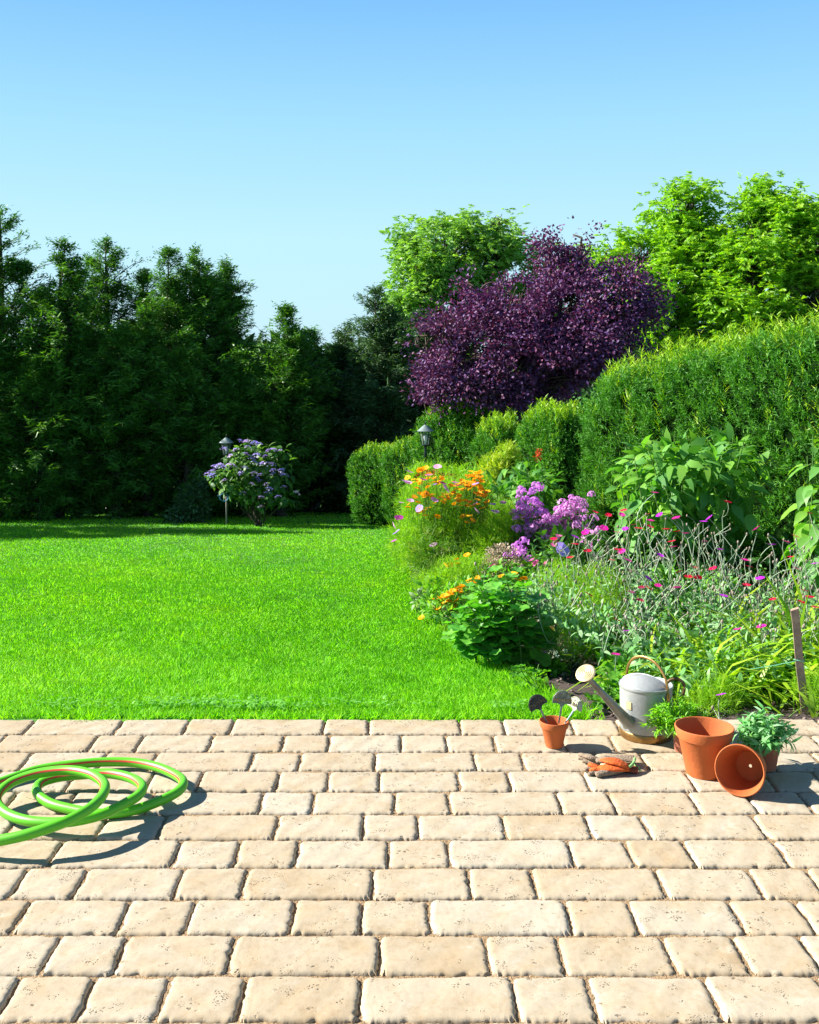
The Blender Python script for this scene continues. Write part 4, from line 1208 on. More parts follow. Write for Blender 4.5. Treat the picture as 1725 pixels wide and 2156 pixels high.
# -- marigolds
mar = thing('marigold_plant', tuple(ground_pt(.40, 6.7)), 'low plants with a slanting row of bright yellow orange marigolds beside the lawn', 'flowering plant')
mp_ = [(335,455),(430,425),(400,460),(470,470),(465,395),(510,375),(565,365),(598,322),(665,270),(680,300),(335,548),(415,510),(375,545),(450,430),(385,450),(640,305),(705,295),(520,520),(545,470),(210,630),(750,250),(310,520),(440,485),(480,400),(580,345),(430,505)]
mq = [P(842.3 + u * .2197, 1162.4 + v * .2197, 6.75 - (u - 300) * .0004 + R.uniform(-.05, .05)) for u, v in mp_]
place_flowers(mar, cal_f, mq, (.85, 1.25), .25, lean=(.3, -.15))
bloomstems(mar, mq, .04)
lance = leafmat('lance_leaf', [(.07, .23, .02), (.14, .36, .03), (.26, .46, .06)], .4, .5)
def low_leaves(root, ells, n, L, W, mat, kind='oval', droop=.3, up=.5, shell=.2, name='foliage'):
    acc = Acc(); p, nr, _ = ellpts(n, ells, shell)
    leaves(acc, p, nr * .6 + [0, 0, up] + R.normal(0, .5, (n, 3)), nr * .4 + [0, 0, .8] + R.normal(0, .4, (n, 3)), L * R.uniform(.6, 1.2, n), W * R.uniform(.7, 1.2, n), kind, droop, .12)
    part(acc, name, mat, root, kind='stuff')
low_leaves(mar, [E(930, 1285, 6.7, 32, 22, .12), E(960, 1260, 6.8, 35, 25, .15), E(905, 1275, 7.0, 18, 20, .1), E(985, 1245, 7.0, 30, 25, .15)], 800, .055, .016, lance)
mar2 = thing('marigold_plant', tuple(ground_pt(.80, 6.3)), 'few yellow orange marigolds behind the large lobed leaf plant', 'flowering plant')
mq = [P(842.3 + u * .2197, 1162.4 + v * .2197, 6.2) for u, v in ((1088,208),(978,240),(1190,252),(1130,275),(1222,312),(895,395))]
place_flowers(mar2, cal_f, mq, (.8, 1.1), .25, lean=(.3, -.15)); bloomstems(mar2, mq, .04)
mar3 = thing('marigold_plant', tuple(ground_pt(.46, 7.6)), 'three small yellow daisies on thin stems below the feathery thicket', 'flowering plant')
mq = [P(842.3 + u * .2197, 1162.4 + v * .2197, 7.4) for u, v in ((475,125),(545,120),(440,130),(540,60),(645,30))]
place_flowers(mar3, org_f + cal_f, mq, (.8, 1.1), .25, lean=(.3, -.15)); bloomstems(mar3, mq, .04)
feathery(mar3, [E(960, 1225, 7.4, 50, 35, .25), E(905, 1250, 7.5, 30, 35, .2), E(1000, 1215, 7.5, 40, 35, .2)], 800, .08, thread=.004, stems=30, mat=feather_m)
low_leaves(mar3, [E(925, 1240, 7.4, 38, 22, .15)], 120, .07, .03, lance)
lobed_w = thing('spear_leaf_seedling', tuple(ground_pt(.14, 7.2)), 'pale small leaves spilling over the lawn edge left of the marigolds', 'plant')
low_leaves(lobed_w, [E(882, 1262, 7.2, 12, 22, .05)], 70, .05, .022, leafmat('pale_leaf', [(.16, .26, .12), (.26, .36, .18)], .3, .6), up=.1)

# -- mallow with round lobed leaves
mal_m = leafmat('mallow_leaf', [(.08, .28, .04), (.13, .38, .055), (.20, .46, .06)], .35, .38, (1.2, 1.7, .3), .5, objvar=True)
mals = [round_leaf('leaf', .070, mal_m, i, 5, .16, .25) for i in range(4)]
mal = thing('mallow_plant', tuple(ground_pt(.60, 5.55)), 'bushy plant with large rounded green leaves at the corner of the lawn', 'plant')
tops = [P(x, y, 5.5 + R.uniform(-.18, .18)) for x, y in ((1060, 1195), (1035, 1210), (1090, 1215), (1010, 1235), (1050, 1250), (1110, 1250), (985, 1270), (1120, 1300), (970, 1310), (1000, 1330), (1040, 1310), (1085, 1320), (1025, 1370), (1080, 1380), (1060, 1285), (990, 1300))]
stemmed(mal, tops, mals, .07, 5, 1.0, .005, petiole=.07, t0=.3, whorl=3, droop_d=.15, tip_up=False, jit=.5)
low_leaves(mal, [E(1045, 1300, 5.55, 60, 80, .18), E(1000, 1320, 5.5, 45, 40, .15)], 420, .06, .04, leafmat('mallow_small', [(.06, .22, .02), (.13, .36, .03)], .4, .45), up=.3)

# -- ground-level filler plants
filler_m = leafmat('border_leaf', [(.06, .20, .015), (.12, .33, .025), (.21, .43, .03)], .4, .5)
fil = thing('leafy_seedlings', tuple(ground_pt(.95, 5.3)), 'patch of tiny leafy seedlings on the soil behind the plant labels', 'plant')
low_leaves(fil, [E(1115, 1428, 5.3, 32, 20, .12), E(1160, 1415, 5.5, 38, 25, .15), E(1090, 1445, 5.15, 22, 14, .08), E(1135, 1445, 5.1, 22, 8, .06)], 750, .034, .022, filler_m, droop=.2, up=.4)
hosta = thing('blue_grey_leaf_plant', tuple(ground_pt(1.05, 5.9)), 'small shaded blue grey leaf rosette behind the seedlings', 'plant')
low_leaves(hosta, [E(1180, 1390, 5.8, 26, 16, .12)], 60, .09, .045, leafmat('blue_leaf', [(.05, .11, .08), (.09, .17, .12)], .2, .5), up=.6)
brown_p = thing('withered_leaf_plant', tuple(ground_pt(.92, 6.2)), 'withered orange brown leaves right of the large rounded leaves', 'plant')
low_leaves(brown_p, [E(1155, 1325, 6.1, 22, 28, .1)], 120, .07, .014, leafmat('withered', [(.22, .09, .03), (.38, .20, .08)], .3, .7, (1.2, 1, .6)), 'strap', .5)
snap_m = leafmat('snapdragon_floret', [(.45, .14, .50), (.62, .30, .62)], .3, .6, (1.2, 1, 1.2))
snap = thing('snapdragon', tuple(ground_pt(.88, 5.75)), 'small mauve snapdragon spikes in the shade of the rounded leaves', 'flowering plant')
q = np.array([P(1118, 1352, 5.65), P(1130, 1362, 5.6), P(1133, 1390, 5.5), P(1122, 1340, 5.7)])
bloomstems(snap, q, .03)
acc = Acc(); k = np.repeat(np.arange(4), 14); pp = q[k] + R.normal(0, .012, (56, 3)) * [1, 1, 1.3]
leaves(acc, pp, rdir(56), rdir(56), .022, .02, 'oval'); part(acc, 'florets', snap_m, snap, kind='stuff')
pinks = thing('sweet_pea_plant', tuple(ground_pt(1.0, 6.8)), 'thin plant with a few hot pink blooms below the violet phlox tuft', 'flowering plant')
pk = petal('hot_pink_petal', (.70, .06, .28), (.75, .22, .45))
pinkf = [flower_mesh('flower', 5, .026, .9, .5, [pk, pk], .2, seed=i) for i in range(3)]
q = [P(x, y, 6.8) for x, y in ((1121, 1180), (1129, 1187), (1145, 1185), (1160, 1205), (1176, 1130), (1170, 1145), (1165, 1150), (1142, 1320), (1152, 1315))]
place_flowers(pinks, pinkf, q, (.8, 1.1), .6); bloomstems(pinks, q, .06)
lil = thing('pale_mauve_flower', tuple(ground_pt(1.05, 6.9)), 'large single pale lavender cup flower among the silver stems', 'flower')
place_flowers(lil, [flower_mesh('flower', 6, .055, 1.1, .45, [petal('lavender_petal', (.45, .35, .80), (.55, .45, .85)), cent_y], .15, seed=3)], [P(1181, 1160, 6.7)], (1, 1), .1, lean=(.9, .3))
bloomstems(lil, [P(1181, 1162, 6.7)], .02)

# -- feathery plant in the middle front and small ones by the pots
f1 = thing('cosmos_seedling', tuple(ground_pt(1.02, 5.9)), 'bright feathery plant without flowers in the middle of the border', 'plant')
feathery(f1, [E(1215, 1285, 5.9, 62, 50, .3), E(1265, 1255, 6.0, 48, 38, .3), E(1180, 1245, 6.1, 40, 38, .25), E(1215, 1350, 5.5, 50, 35, .2), E(1255, 1310, 5.7, 45, 50, .25)], 1700, .085, thread=.0032, stems=50, smat=stem_brown)
f1b = thing('cosmos_seedling', tuple(ground_pt(.95, 8.0)), 'feathery lime green foliage between the orange daisies and the purple phlox', 'plant')
feathery(f1b, [E(1060, 1110, 8.3, 32, 45, .25), E(1030, 1150, 8.2, 35, 40, .25)], 1100, .085, thread=.0036, stems=30, smat=stem_brown)
f2 = thing('cosmos_seedling', tuple(ground_pt(1.40, 4.75)), 'fresh feathery sprig on the bed edge between the can and the sage', 'plant')
feathery(f2, [E(1502, 1480, 4.7, 55, 26, .12), E(1480, 1500, 4.6, 40, 14, .08), E(1520, 1462, 4.75, 35, 18, .1)], 330, .075, thread=.0026, stems=14, kpp=10)
f3 = thing('cosmos_seedling', tuple(ground_pt(1.83, 4.72)), 'feathery sprig at the right edge behind the patio', 'plant')
feathery(f3, [E(1715, 1455, 4.65, 30, 20, .1), E(1740, 1490, 4.6, 30, 20, .1)], 120, .07, thread=.0026, stems=8, kpp=10)

# -- silver rose campion with magenta flowers
camp_y = lambda y: float(np.interp(y, [1040, 1150, 1300, 1480], [6.6, 6.3, 5.5, 4.75]))
silver_leaf = leafmat('silver_leaf', [(.13, .34, .09), (.22, .45, .16), (.33, .50, .26)], .28, .7, (1.1, 1.2, .7), .2)
bud_m = leafmat('seed_head', [(.16, .16, .10), (.27, .21, .16), (.34, .30, .25)], .05, .8)
cr, cm, cpp, cd = (petal('campion_crimson', (.55, .002, .025), (.65, .004, .07), .2), petal('campion_magenta', (.55, .004, .22), (.65, .01, .32), .2),
               petal('campion_purple', (.36, .01, .50), (.45, .02, .55), .2), petal('campion_dark', (.22, .005, .03), (.3, .01, .06), .1))
ccn = simple('campion_centre', (.55, .10, .25), .7)
campf = {k: [flower_mesh('flower', 5, .0225, .95, c, [m, ccn], .12, seed=i) for i, c in enumerate((.05, .18, .3))] for k, m in (('r', cr), ('m', cm), ('p', cpp), ('d', cd))}
fl8 = [(432,572,'m'),(187,712,'r'),(65,752,'r'),(170,748,'m'),(467,745,'p'),(598,768,'m'),(383,740,'d'),(1005,642,'r'),(395,795,'m'),(393,840,'r'),(307,850,'r'),(520,862,'r'),(605,880,'r'),(672,893,'m'),(30,850,'m'),(265,826,'d'),(140,885,'m'),(198,856,'p'),(567,958,'r'),(825,953,'m'),(1230,857,'m'),(1537,912,'r'),(1350,980,'p'),(1463,957,'m'),(1650,732,'r'),(940,1020,'p'),(145,1022,'r'),(172,1038,'m'),(575,1000,'m'),(475,1068,'p'),(95,1103,'r'),(745,1162,'r'),(888,1172,'r'),(230,1182,'d'),(622,1195,'d'),(693,1237,'r'),(772,1240,'r'),(1257,1247,'p'),(1140,1105,'m'),(1170,1150,'r'),(1500,1080,'r'),(1155,1298,'r'),(603,1315,'m'),(385,1328,'r'),(325,1320,'d'),(248,1358,'m'),(315,1423,'d'),(1360,1415,'r'),(1590,1430,'r'),(1650,1397,'r'),(1693,1470,'r'),(1610,1340,'m'),(135,1573,'r'),(1083,1650,'m'),(1270,1625,'m'),(125,1845,'m'),(208,1660,'p'),(975,1380,'p'),(1540,1165,'m'),(380,1248,'p'),(1690,1128,'p'),(455,1300,'m'),(220,1100,'m'),(812,800,'p'),(862,772,'p')]
flw = [(1263.5 + u * .2676, 884.4 + v * .2676, c) for u, v, c in fl8] + [(x, y, c) for x, y, c in ((1253, 1079, 'r'), (1210, 1130, 'p'), (1200, 1174, 'r'), (1211, 1146, 'r'), (1166, 1136, 'r'), (1237, 1160, 'r'), (1233, 1122, 'm'), (1036, 1190, 'm'), (1240, 1252, 'r'), (1518, 1462, 'p'))]
clumps = [('silvery campion clump with small crimson flowers right of the pale phlox', 1.30, 6.2, 0, 1345, [(1150, 1330)]),
          ('densest silvery campion clump with crimson and magenta flowers behind the can', 1.62, 5.9, 1345, 1500, []),
          ('silvery campion clump with wiry stems and magenta flowers left of the wooden stake', 1.95, 5.7, 1500, 1625, []),
          ('silvery campion clump with crimson flowers behind the wooden stake at the right', 2.30, 5.6, 1625, 2000, [])]
budv, budf = ico(0)
for lab, X0, Y0, xa, xb, _ in clumps:
    root = thing('rose_campion', tuple(ground_pt(X0, Y0)), lab, 'flowering plant', 'silvery rose campions in the border')
    rb = np.array(root.location)
    mine = [(x, y, c) for x, y, c in flw if xa <= x < xb]
    fq = []
    for x, y, c in mine:
        q = P(x, y, camp_y(y) - .38 + R.uniform(-.1, .1)); q[2] = max(q[2], gz(q[1]) + .03)
        place_flowers(root, campf[c], [q], (.85, 1.15), .22, lean=(.18, 0)); fq.append(q)
    fq = np.array(fq)
    x0, x1 = max(xa, 1130), min(xb, 1760)
    nb = int(98 * (x1 - x0) / 150)
    # branching grey stems ending in seed heads, below a skyline that follows the flowers
    bx = R.uniform(x0 - 10, x1 + 10, nb)
    sky_ = np.interp(bx, [1130, 1200, 1280, 1350, 1400, 1450, 1520, 1560, 1600, 1700, 1760], [1190, 1130, 1110, 1105, 1085, 1075, 1060, 1105, 1120, 1120, 1130])
    by = sky_ + R.random(nb) ** .65 * np.interp(bx, [1130, 1250, 1400, 1760], [90, 190, 260, 240])
    bq = np.array([P(x, y, camp_y(y) + R.uniform(-.3, .3)) for x, y in zip(bx, by)])
    allq = np.concatenate([bq, fq - [0, 0, .004]])
    n = len(allq)
    # every tip hangs on a fork, every fork on a stem from the ground
    fork = allq + np.stack([R.normal(0, .07, n), R.normal(0, .05, n), -R.uniform(.06, .20, n)], 1)
    b0 = fork * [.75, .75, 0] + rb * [.25, .25, 0] + R.normal(0, .09, (n, 3)) * [1, .6, 0]
    b0[:, 2] = gz(b0[:, 1])
    fork[:, 2] = np.maximum(fork[:, 2], b0[:, 2] + .03)
    acc = Acc()
    tubes(acc, fork, (fork + allq) / 2 + R.normal(0, .032, (n, 3)), allq, .0026, .0021, 4, 3)
    tubes(acc, b0, (b0 + fork) / 2 + R.normal(0, .05, (n, 3)), fork, .0034, .0024, 5, 3)
    tw = fork + np.stack([R.normal(0, .05, n), R.normal(0, .04, n), R.uniform(.03, .12, n)], 1)
    tubes(acc, fork, (fork + tw) / 2 + R.normal(0, .012, (n, 3)), tw, .0022, .0017, 3, 3)
    part(acc, 'stems', stem_silver, root, kind='stuff')
    acc = Acc()
    bp = np.concatenate([bq, tw]); m = len(bp)
    acc.add(budv[None] * (R.uniform(.0045, .0075, m)[:, None, None] * np.array([1, 1, 1.7])) + bp[:, None], budf)
    part(acc, 'seed_heads', bud_m, root, kind='stuff')
    acc = Acc()
    m = int(np.interp(.5 * (x0 + x1), [1200, 1420, 1560, 1700], [1000, 1500, 1150, 700]) * (x1 - x0) / 150)
    lx = R.uniform(x0 - 15, x1 + 15, m); yt = np.interp(lx, [1130, 1250, 1400, 1760], [1190, 1170, 1160, 1180]) + 10
    ly = yt + R.random(m) ** .62 * np.interp(lx, [1130, 1280, 1400, 1560, 1760], [90, 200, 290, 270, 200])
    lp = np.array([P(x, y, camp_y(y) + R.uniform(-.2, .4)) for x, y in zip(lx, ly)])
    lp[:, 2] = np.maximum(lp[:, 2], gz(lp[:, 1]) + .02)
    lsz = np.interp(ly, [1180, 1450], [.028, .062]) * R.uniform(.7, 1.3, m)
    leaves(acc, lp, R.normal(0, .8, (m, 3)) + [0, 0, .5], R.normal(0, .6, (m, 3)) + [0, 0, .7], lsz, lsz * .34, 'oval', .25, .15)
    part(acc, 'foliage', silver_leaf, root, kind='stuff')
# greener understorey leaves below the campions
und = thing('leafy_ground_plant', tuple(ground_pt(1.5, 5.3)), 'green leafy growth at the foot of the silver campions behind the can', 'plant')
low_leaves(und, [E(x, y, Yq, 45, 35, .25) for x, y, Yq in ((1280, 1350, 5.6), (1340, 1380, 5.4), (1400, 1400, 5.3), (1450, 1440, 5.1), (1500, 1400, 5.2), (1420, 1340, 5.7), (1310, 1430, 5.1), (1240, 1340, 6.2), (1350, 1300, 6.0), (1450, 1300, 6.0), (1550, 1330, 5.8), (1400, 1240, 6.2), (1520, 1260, 6.2))], 3400, .075, .034, filler_m, up=.4)
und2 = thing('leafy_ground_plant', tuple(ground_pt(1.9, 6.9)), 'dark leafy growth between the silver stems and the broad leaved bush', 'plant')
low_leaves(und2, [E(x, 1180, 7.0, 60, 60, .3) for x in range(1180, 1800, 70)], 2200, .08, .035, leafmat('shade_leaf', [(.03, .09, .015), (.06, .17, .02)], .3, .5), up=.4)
und3 = thing('leafy_ground_plant', tuple(ground_pt(.85, 7.9)), 'low green growth under the phlox and the pink daisies', 'plant')
low_leaves(und3, [E(1130, 1215, 7.5, 60, 45, .3), E(1060, 1215, 7.3, 50, 30, .25), E(1180, 1200, 7.4, 50, 50, .3), E(1130, 1260, 6.9, 50, 35, .25), E(1000, 1200, 8.0, 60, 40, .3)], 2200, .05, .024, filler_m, up=.4)

# -- lady's-mantle like leaves by the can
lob = [round_leaf('leaf', .055, leafmat('lobed_leaf', [(.08, .26, .02), (.14, .36, .03)], .4, .5, (1.3, 1.5, .3), .3, objvar=True), i + 10, 7, .14, .3) for i in range(3)]
lm = thing('lobed_leaf_plant', tuple(ground_pt(1.02, 4.75)), 'light green scalloped leaves on the bed right behind the can spout', 'plant')
stemmed(lm, [P(x, y, 4.65 + R.uniform(-.1, .12)) for x, y in ((1262, 1420), (1280, 1440), (1300, 1425), (1268, 1455), (1258, 1480), (1290, 1470), (1252, 1500), (1285, 1500), (1300, 1485), (1420, 1480))], lob, .05, 2, 1, .003, petiole=.03, t0=.5, whorl=2, droop_d=.2, tip_up=False, jit=.6)
lm2 = thing('lobed_leaf_plant', tuple(ground_pt(.72, 4.95)), 'few scalloped leaves at the lawn edge above the plant labels', 'plant')
stemmed(lm2, [P(x, y, 4.95 + R.uniform(-.1, .1)) for x, y in ((1095, 1400), (1112, 1415), (1135, 1398), (1100, 1440), (1070, 1405))], lob, .04, 1, .9, .003, petiole=.03, t0=.6, whorl=2, droop_d=.2, tip_up=False, jit=.6)

# -- strap-leaved daylilies on the right
strap_m = leafmat('strap_leaf', [(.16, .38, .012), (.28, .50, .02), (.45, .58, .04)], .45, .42, (1.3, 1.4, .3), .35)
def daylily(label, X0, Y0, n, L, hw, wid=.018):
    root = thing('daylily', tuple(ground_pt(X0, Y0)), label, 'plant', 'strap leaved daylilies at the right')
    acc = Acc()
    p = np.array(root.location) + R.normal(0, 1, (n, 3)) * [hw, hw * .7, 0]
    d = np.stack([R.normal(0, .75, n), R.normal(-.15, .6, n), R.uniform(.6, 1.3, n)], 1)
    leaves(acc, p, d, np.stack([R.normal(0, .2, n), R.normal(0, .2, n), np.ones(n)], 1), L * R.uniform(.6, 1.15, n), wid * R.uniform(.7, 1.2, n), 'strap', .55, 0)
    part(acc, 'foliage', strap_m, root, kind='stuff')
daylily('lime green strap leaved clump right of the wooden stake near the patio', 2.10, 5.0, 300, .36, .14, .026)
daylily('lime green strap leaved clump left of the wooden stake', 1.66, 5.05, 300, .34, .16, .02)
daylily('arching lime green strap leaved clump behind the wooden stake', 2.05, 5.35, 420, .46, .20, .022)
daylily('strap leaved clump behind the feathery sprig', 1.40, 5.0, 150, .34, .12)
yl = thing('yellowing_leaf_plant', tuple(ground_pt(1.78, 4.52)), 'wide yellow streaked strap leaves at the foot of the stake', 'plant')
acc = Acc(); n = 7
p = np.array(yl.location) + R.normal(0, .05, (n, 3)) * [1, .4, 0]
leaves(acc, p, np.stack([R.normal(0, .4, n), R.normal(-.1, .2, n), np.full(n, 1.)], 1), np.stack([R.normal(0, .2, n), np.full(n, -1.), R.normal(.4, .2, n)], 1), R.uniform(.10, .19, n), .02, 'strap', .5, 0)
part(acc, 'foliage', leafmat('yellow_leaf', [(.20, .40, .02), (.32, .50, .04), (.48, .50, .06)], .4, .5, (1.1, 1.1, .4)), yl)

# -- wooden stake
wood = simple('weathered_wood', (.38, .27, .19), .85, nscale=30, col2=(.24, .16, .11), bump=.8, bscale=45)
Ys = 4.62
a0, a1 = P(1697, 1478, Ys), P(1673, 1282, Ys)
stake = thing('wooden_stake', (a0[0], a0[1], float(gz(Ys))), 'square brown wooden stake leaning slightly at the right of the bed', 'stake')
b0 = np.array([a0[0], Ys, float(gz(Ys)) - .05]); s_ = .017
V = []
for c in np.linspace(0, 1, 9):
    q = b0 + (a1 - b0) * c - np.array(stake.location)
    wob = .0015 * math.sin(c * 9)
    for dx, dy in ((-1, -.8), (1, -1), (1, 1), (-1, 1)):
        V.append((q[0] + dx * s_ + dy * .005 + wob, q[1] + dy * s_, q[2] + (.006 * dx if c == 1 else 0)))
Fs = [(i * 4 + k, i * 4 + (k + 1) % 4, (i + 1) * 4 + (k + 1) % 4, (i + 1) * 4 + k) for i in range(8) for k in range(4)] + [(32, 33, 34, 35)]
link('post', pymesh('post', V, Fs, wood), stake)
twine = simple('green_twine', (.12, .42, .25), .7)
tq = P(1683, 1389, Ys) - np.array(stake.location)
loop = [(tq[0] + .022 * math.cos(a), .024 * math.sin(a), tq[2] + .003 * math.sin(2 * a)) for a in np.linspace(0, 12.5, 40)]
link('twine', pymesh('twine', *sweep(loop, .0016, 5), twine, smooth=True), stake)
tail = spline([np.array([tq[0] - .02, -.02, tq[2]]), np.array([tq[0] - .10, .02, tq[2] - .03]), np.array([tq[0] - .2, .06, tq[2] - .06])], 12)
link('twine', pymesh('twine', *sweep(tail, .0014, 5), twine, smooth=True), stake)

# ------------------------------------------------------------------ things on the patio
terra = simple('terracotta', (.47, .125, .034), .78, nscale=9, col2=(.38, .098, .026), bump=.12, bscale=90, spec=.3)
terra_in = terra
def pot_profile(r0, r1, h, rimh, rimt, wall):
    """outer base radius r0, outer rim radius r1, height h"""
    rb = r0 + (r1 - rimt - r0) * (h - rimh) / h
    o = [(.006, 0), (r0 - .006, 0), (r0 - .001, .0015), (r0, .006), (rb, h - rimh - .001), (rb + .001, h - rimh), (rb + rimt * .9, h - rimh + .001), (rb + rimt, h - rimh + .004),
         (r1 - .0005, h - .004), (r1 - .002, h - .0008), (r1 - wall * .5, h), (r1 - wall + .001, h - .0012), (r1 - wall, h - .004), (rb - wall + .003, h - rimh - .006), (r0 - wall, .010), (r0 - wall - .006, .007), (.006, .007), (.006, 0)]
    return o
def pot(name, label, c, r0, r1, h, rimh, rimt=.005, wall=.007, n=64, mat=terra, mark=None):
    root = thing(name, c, label, 'flower pot', 'terracotta pots on the patio')
    V, Fs = lathe(pot_profile(r0, r1, h, rimh, rimt, wall), n)
    V = [(x, y, z) for x, y, z in V]
    link('pot_body', pymesh('pot_body', V, Fs, mat, smooth=True, sharp=50), root)
    return root
pot('flower_pot', 'small terracotta pot holding three metal plant labels', (.5998, 4.055, .002), .033, .057, .098, .025)
pot('flower_pot', 'largest terracotta pot standing upright and empty', (1.0877, 3.795, .002), .063, .1025, .167, .038, .006, .008, 72)
r_ = pot('flower_pot', 'terracotta pot lying on its side with its mouth to the viewer', (0, 0, 0), .054, .084, .145, .034, .005, .007, 72)
Cm = Vector((1.150, 3.605, .0865)); az = math.radians(33); rimR, baseR, ln = .084, .054, .145
tilt = math.asin((rimR - baseR) / ln)
ax = Vector((-math.sin(az) * math.cos(tilt), -math.cos(az) * math.cos(tilt), math.sin(tilt)))   # from base to mouth
r_.rotation_mode = 'QUATERNION'
r_.rotation_quaternion = ax.to_track_quat('Z', 'Y')
r_.location = Cm - ax * ln
terra_old = simple('aged_terracotta', (.36, .12, .065), .8, nscale=12, col2=(.28, .09, .05), bump=.15, bscale=90)
pot('flower_pot', 'small reddish pot half hidden behind the largest pot', (1.068, 4.01, .002), .029, .041, .085, .02, mat=terra_old)
pot('flower_pot', 'shaded terracotta pot holding the grey green sage', (1.314, 3.845, .002), .042, .059, .092, .022, mat=terra_old)
potsoil = simple('potting_soil', (.045, .03, .022), .95, noise=.5, nscale=60, bump=1, bscale=120)
def pot_soil(c, r, z):
    V, Fs = lathe([(r, z), (r * .7, z + .004), (r * .3, z + .006), (.001, z + .005)], 20, c)
    me = pymesh('potting_soil', V, Fs, potsoil, smooth=True)
    return me

# rosemary-like and sage plants in the small pots
def pot_plant(name, label, c, cat, mat, stems, L, W, kind, hz, spread, upz, n_per, soil_r, soil_z, droop=.2, lean=(0, 0)):
    root = thing(name, c, label, cat)
    link('potting_soil', pot_soil((0, 0, 0), soil_r, 0), root)
    rb = np.array(c); acc = Acc(); n = stems
    a = R.uniform(0, 6.28, n); rad = spread * np.sqrt(R.random(n))
    tips = rb + np.stack([np.cos(a) * rad + lean[0], np.sin(a) * rad * .8 + lean[1], hz * (1 - .75 * (rad / spread) ** 2) * R.uniform(.6, 1.1, n) + upz], 1)
    b0 = rb + np.stack([np.cos(a), np.sin(a), np.zeros(n)], 1) * soil_r * .5 * R.random((n, 1))
    mid = (b0 + tips) / 2 + np.stack([np.zeros(n), np.zeros(n), R.uniform(.0, .03, n)], 1)
    tubes(acc, b0, mid, tips, .0016, .001, 4, 3)
    part(acc, 'stems', stem_green, root)
    acc = Acc()
    t = np.tile(np.linspace(.3, 1, n_per), n)[:, None]
    i = np.repeat(np.arange(n), n_per)
    p = (1 - t) ** 2 * b0[i] + 2 * t * (1 - t) * mid[i] + t * t * tips[i]
    ax_ = norm(tips - mid)[i]
    side = norm(np.cross(ax_, rdir(len(p))))
    leaves(acc, p, ax_ * R.uniform(.3, 1.2, (len(p), 1)) + side, ax_ * .5 + np.array([0, 0, .6]) + R.normal(0, .3, (len(p), 3)), L * R.uniform(.6, 1.2, len(p)), W * R.uniform(.7, 1.2, len(p)), kind, droop, .15)
    part(acc, 'foliage', mat, root, kind='stuff')
    return root
rose_m = leafmat('narrow_herb_leaf', [(.09, .30, .010), (.16, .44, .015), (.27, .52, .03)], .4, .5, (1.3, 1.5, .3), .4)
pot_plant('herb_plant', 'bushy bright green narrow leaved herb between the can and the largest pot', (1.068, 4.01, .078), 'herb', rose_m, 100, .030, .006, 'dia', .12, .125, -.005, 18, .036, .08, lean=(-.015, .01))
sage_m = leafmat('sage_leaf', [(.10, .34, .08), (.19, .46, .15), (.32, .54, .28)], .3, .55, (1.1, 1.4, .5), .3)
pot_plant('sage_plant', 'sage with long grey green leaves growing in the shaded pot', (1.314, 3.845, .082), 'herb', sage_m, 60, .052, .0115, 'oval', .125, .10, .0, 9, .05, .09, .3, lean=(.0, 0))

# ---- plant labels
patina = simple('label_metal', (.045, .062, .062), .5, .55, nscale=60, col2=(.012, .016, .017), bump=.5, bscale=200)
patina_l = simple('label_metal_pale', (.20, .27, .25), .5, .4, nscale=60, col2=(.07, .10, .09), bump=.5, bscale=200)
letter_m = simple('label_lettering', (.30, .25, .14), .4, .6, noise=.4, nscale=120)
letter_dk = simple('label_lettering_dark', (.10, .09, .07), .35, .6, noise=.4, nscale=120)
def text_mesh(s, size, depth, bold=.0):
    cu = bpy.data.curves.new('txt', 'FONT'); cu.body = s; cu.size = size; cu.extrude = depth; cu.align_x = 'CENTER'; cu.resolution_u = 2
    cu.offset = bold
    o = bpy.data.objects.new('txt', cu); C.objects.link(o)
    bpy.context.view_layer.update()
    me = bpy.data.meshes.new_from_object(o.evaluated_get(bpy.context.evaluated_depsgraph_get()))
    bpy.data.objects.remove(o); return me
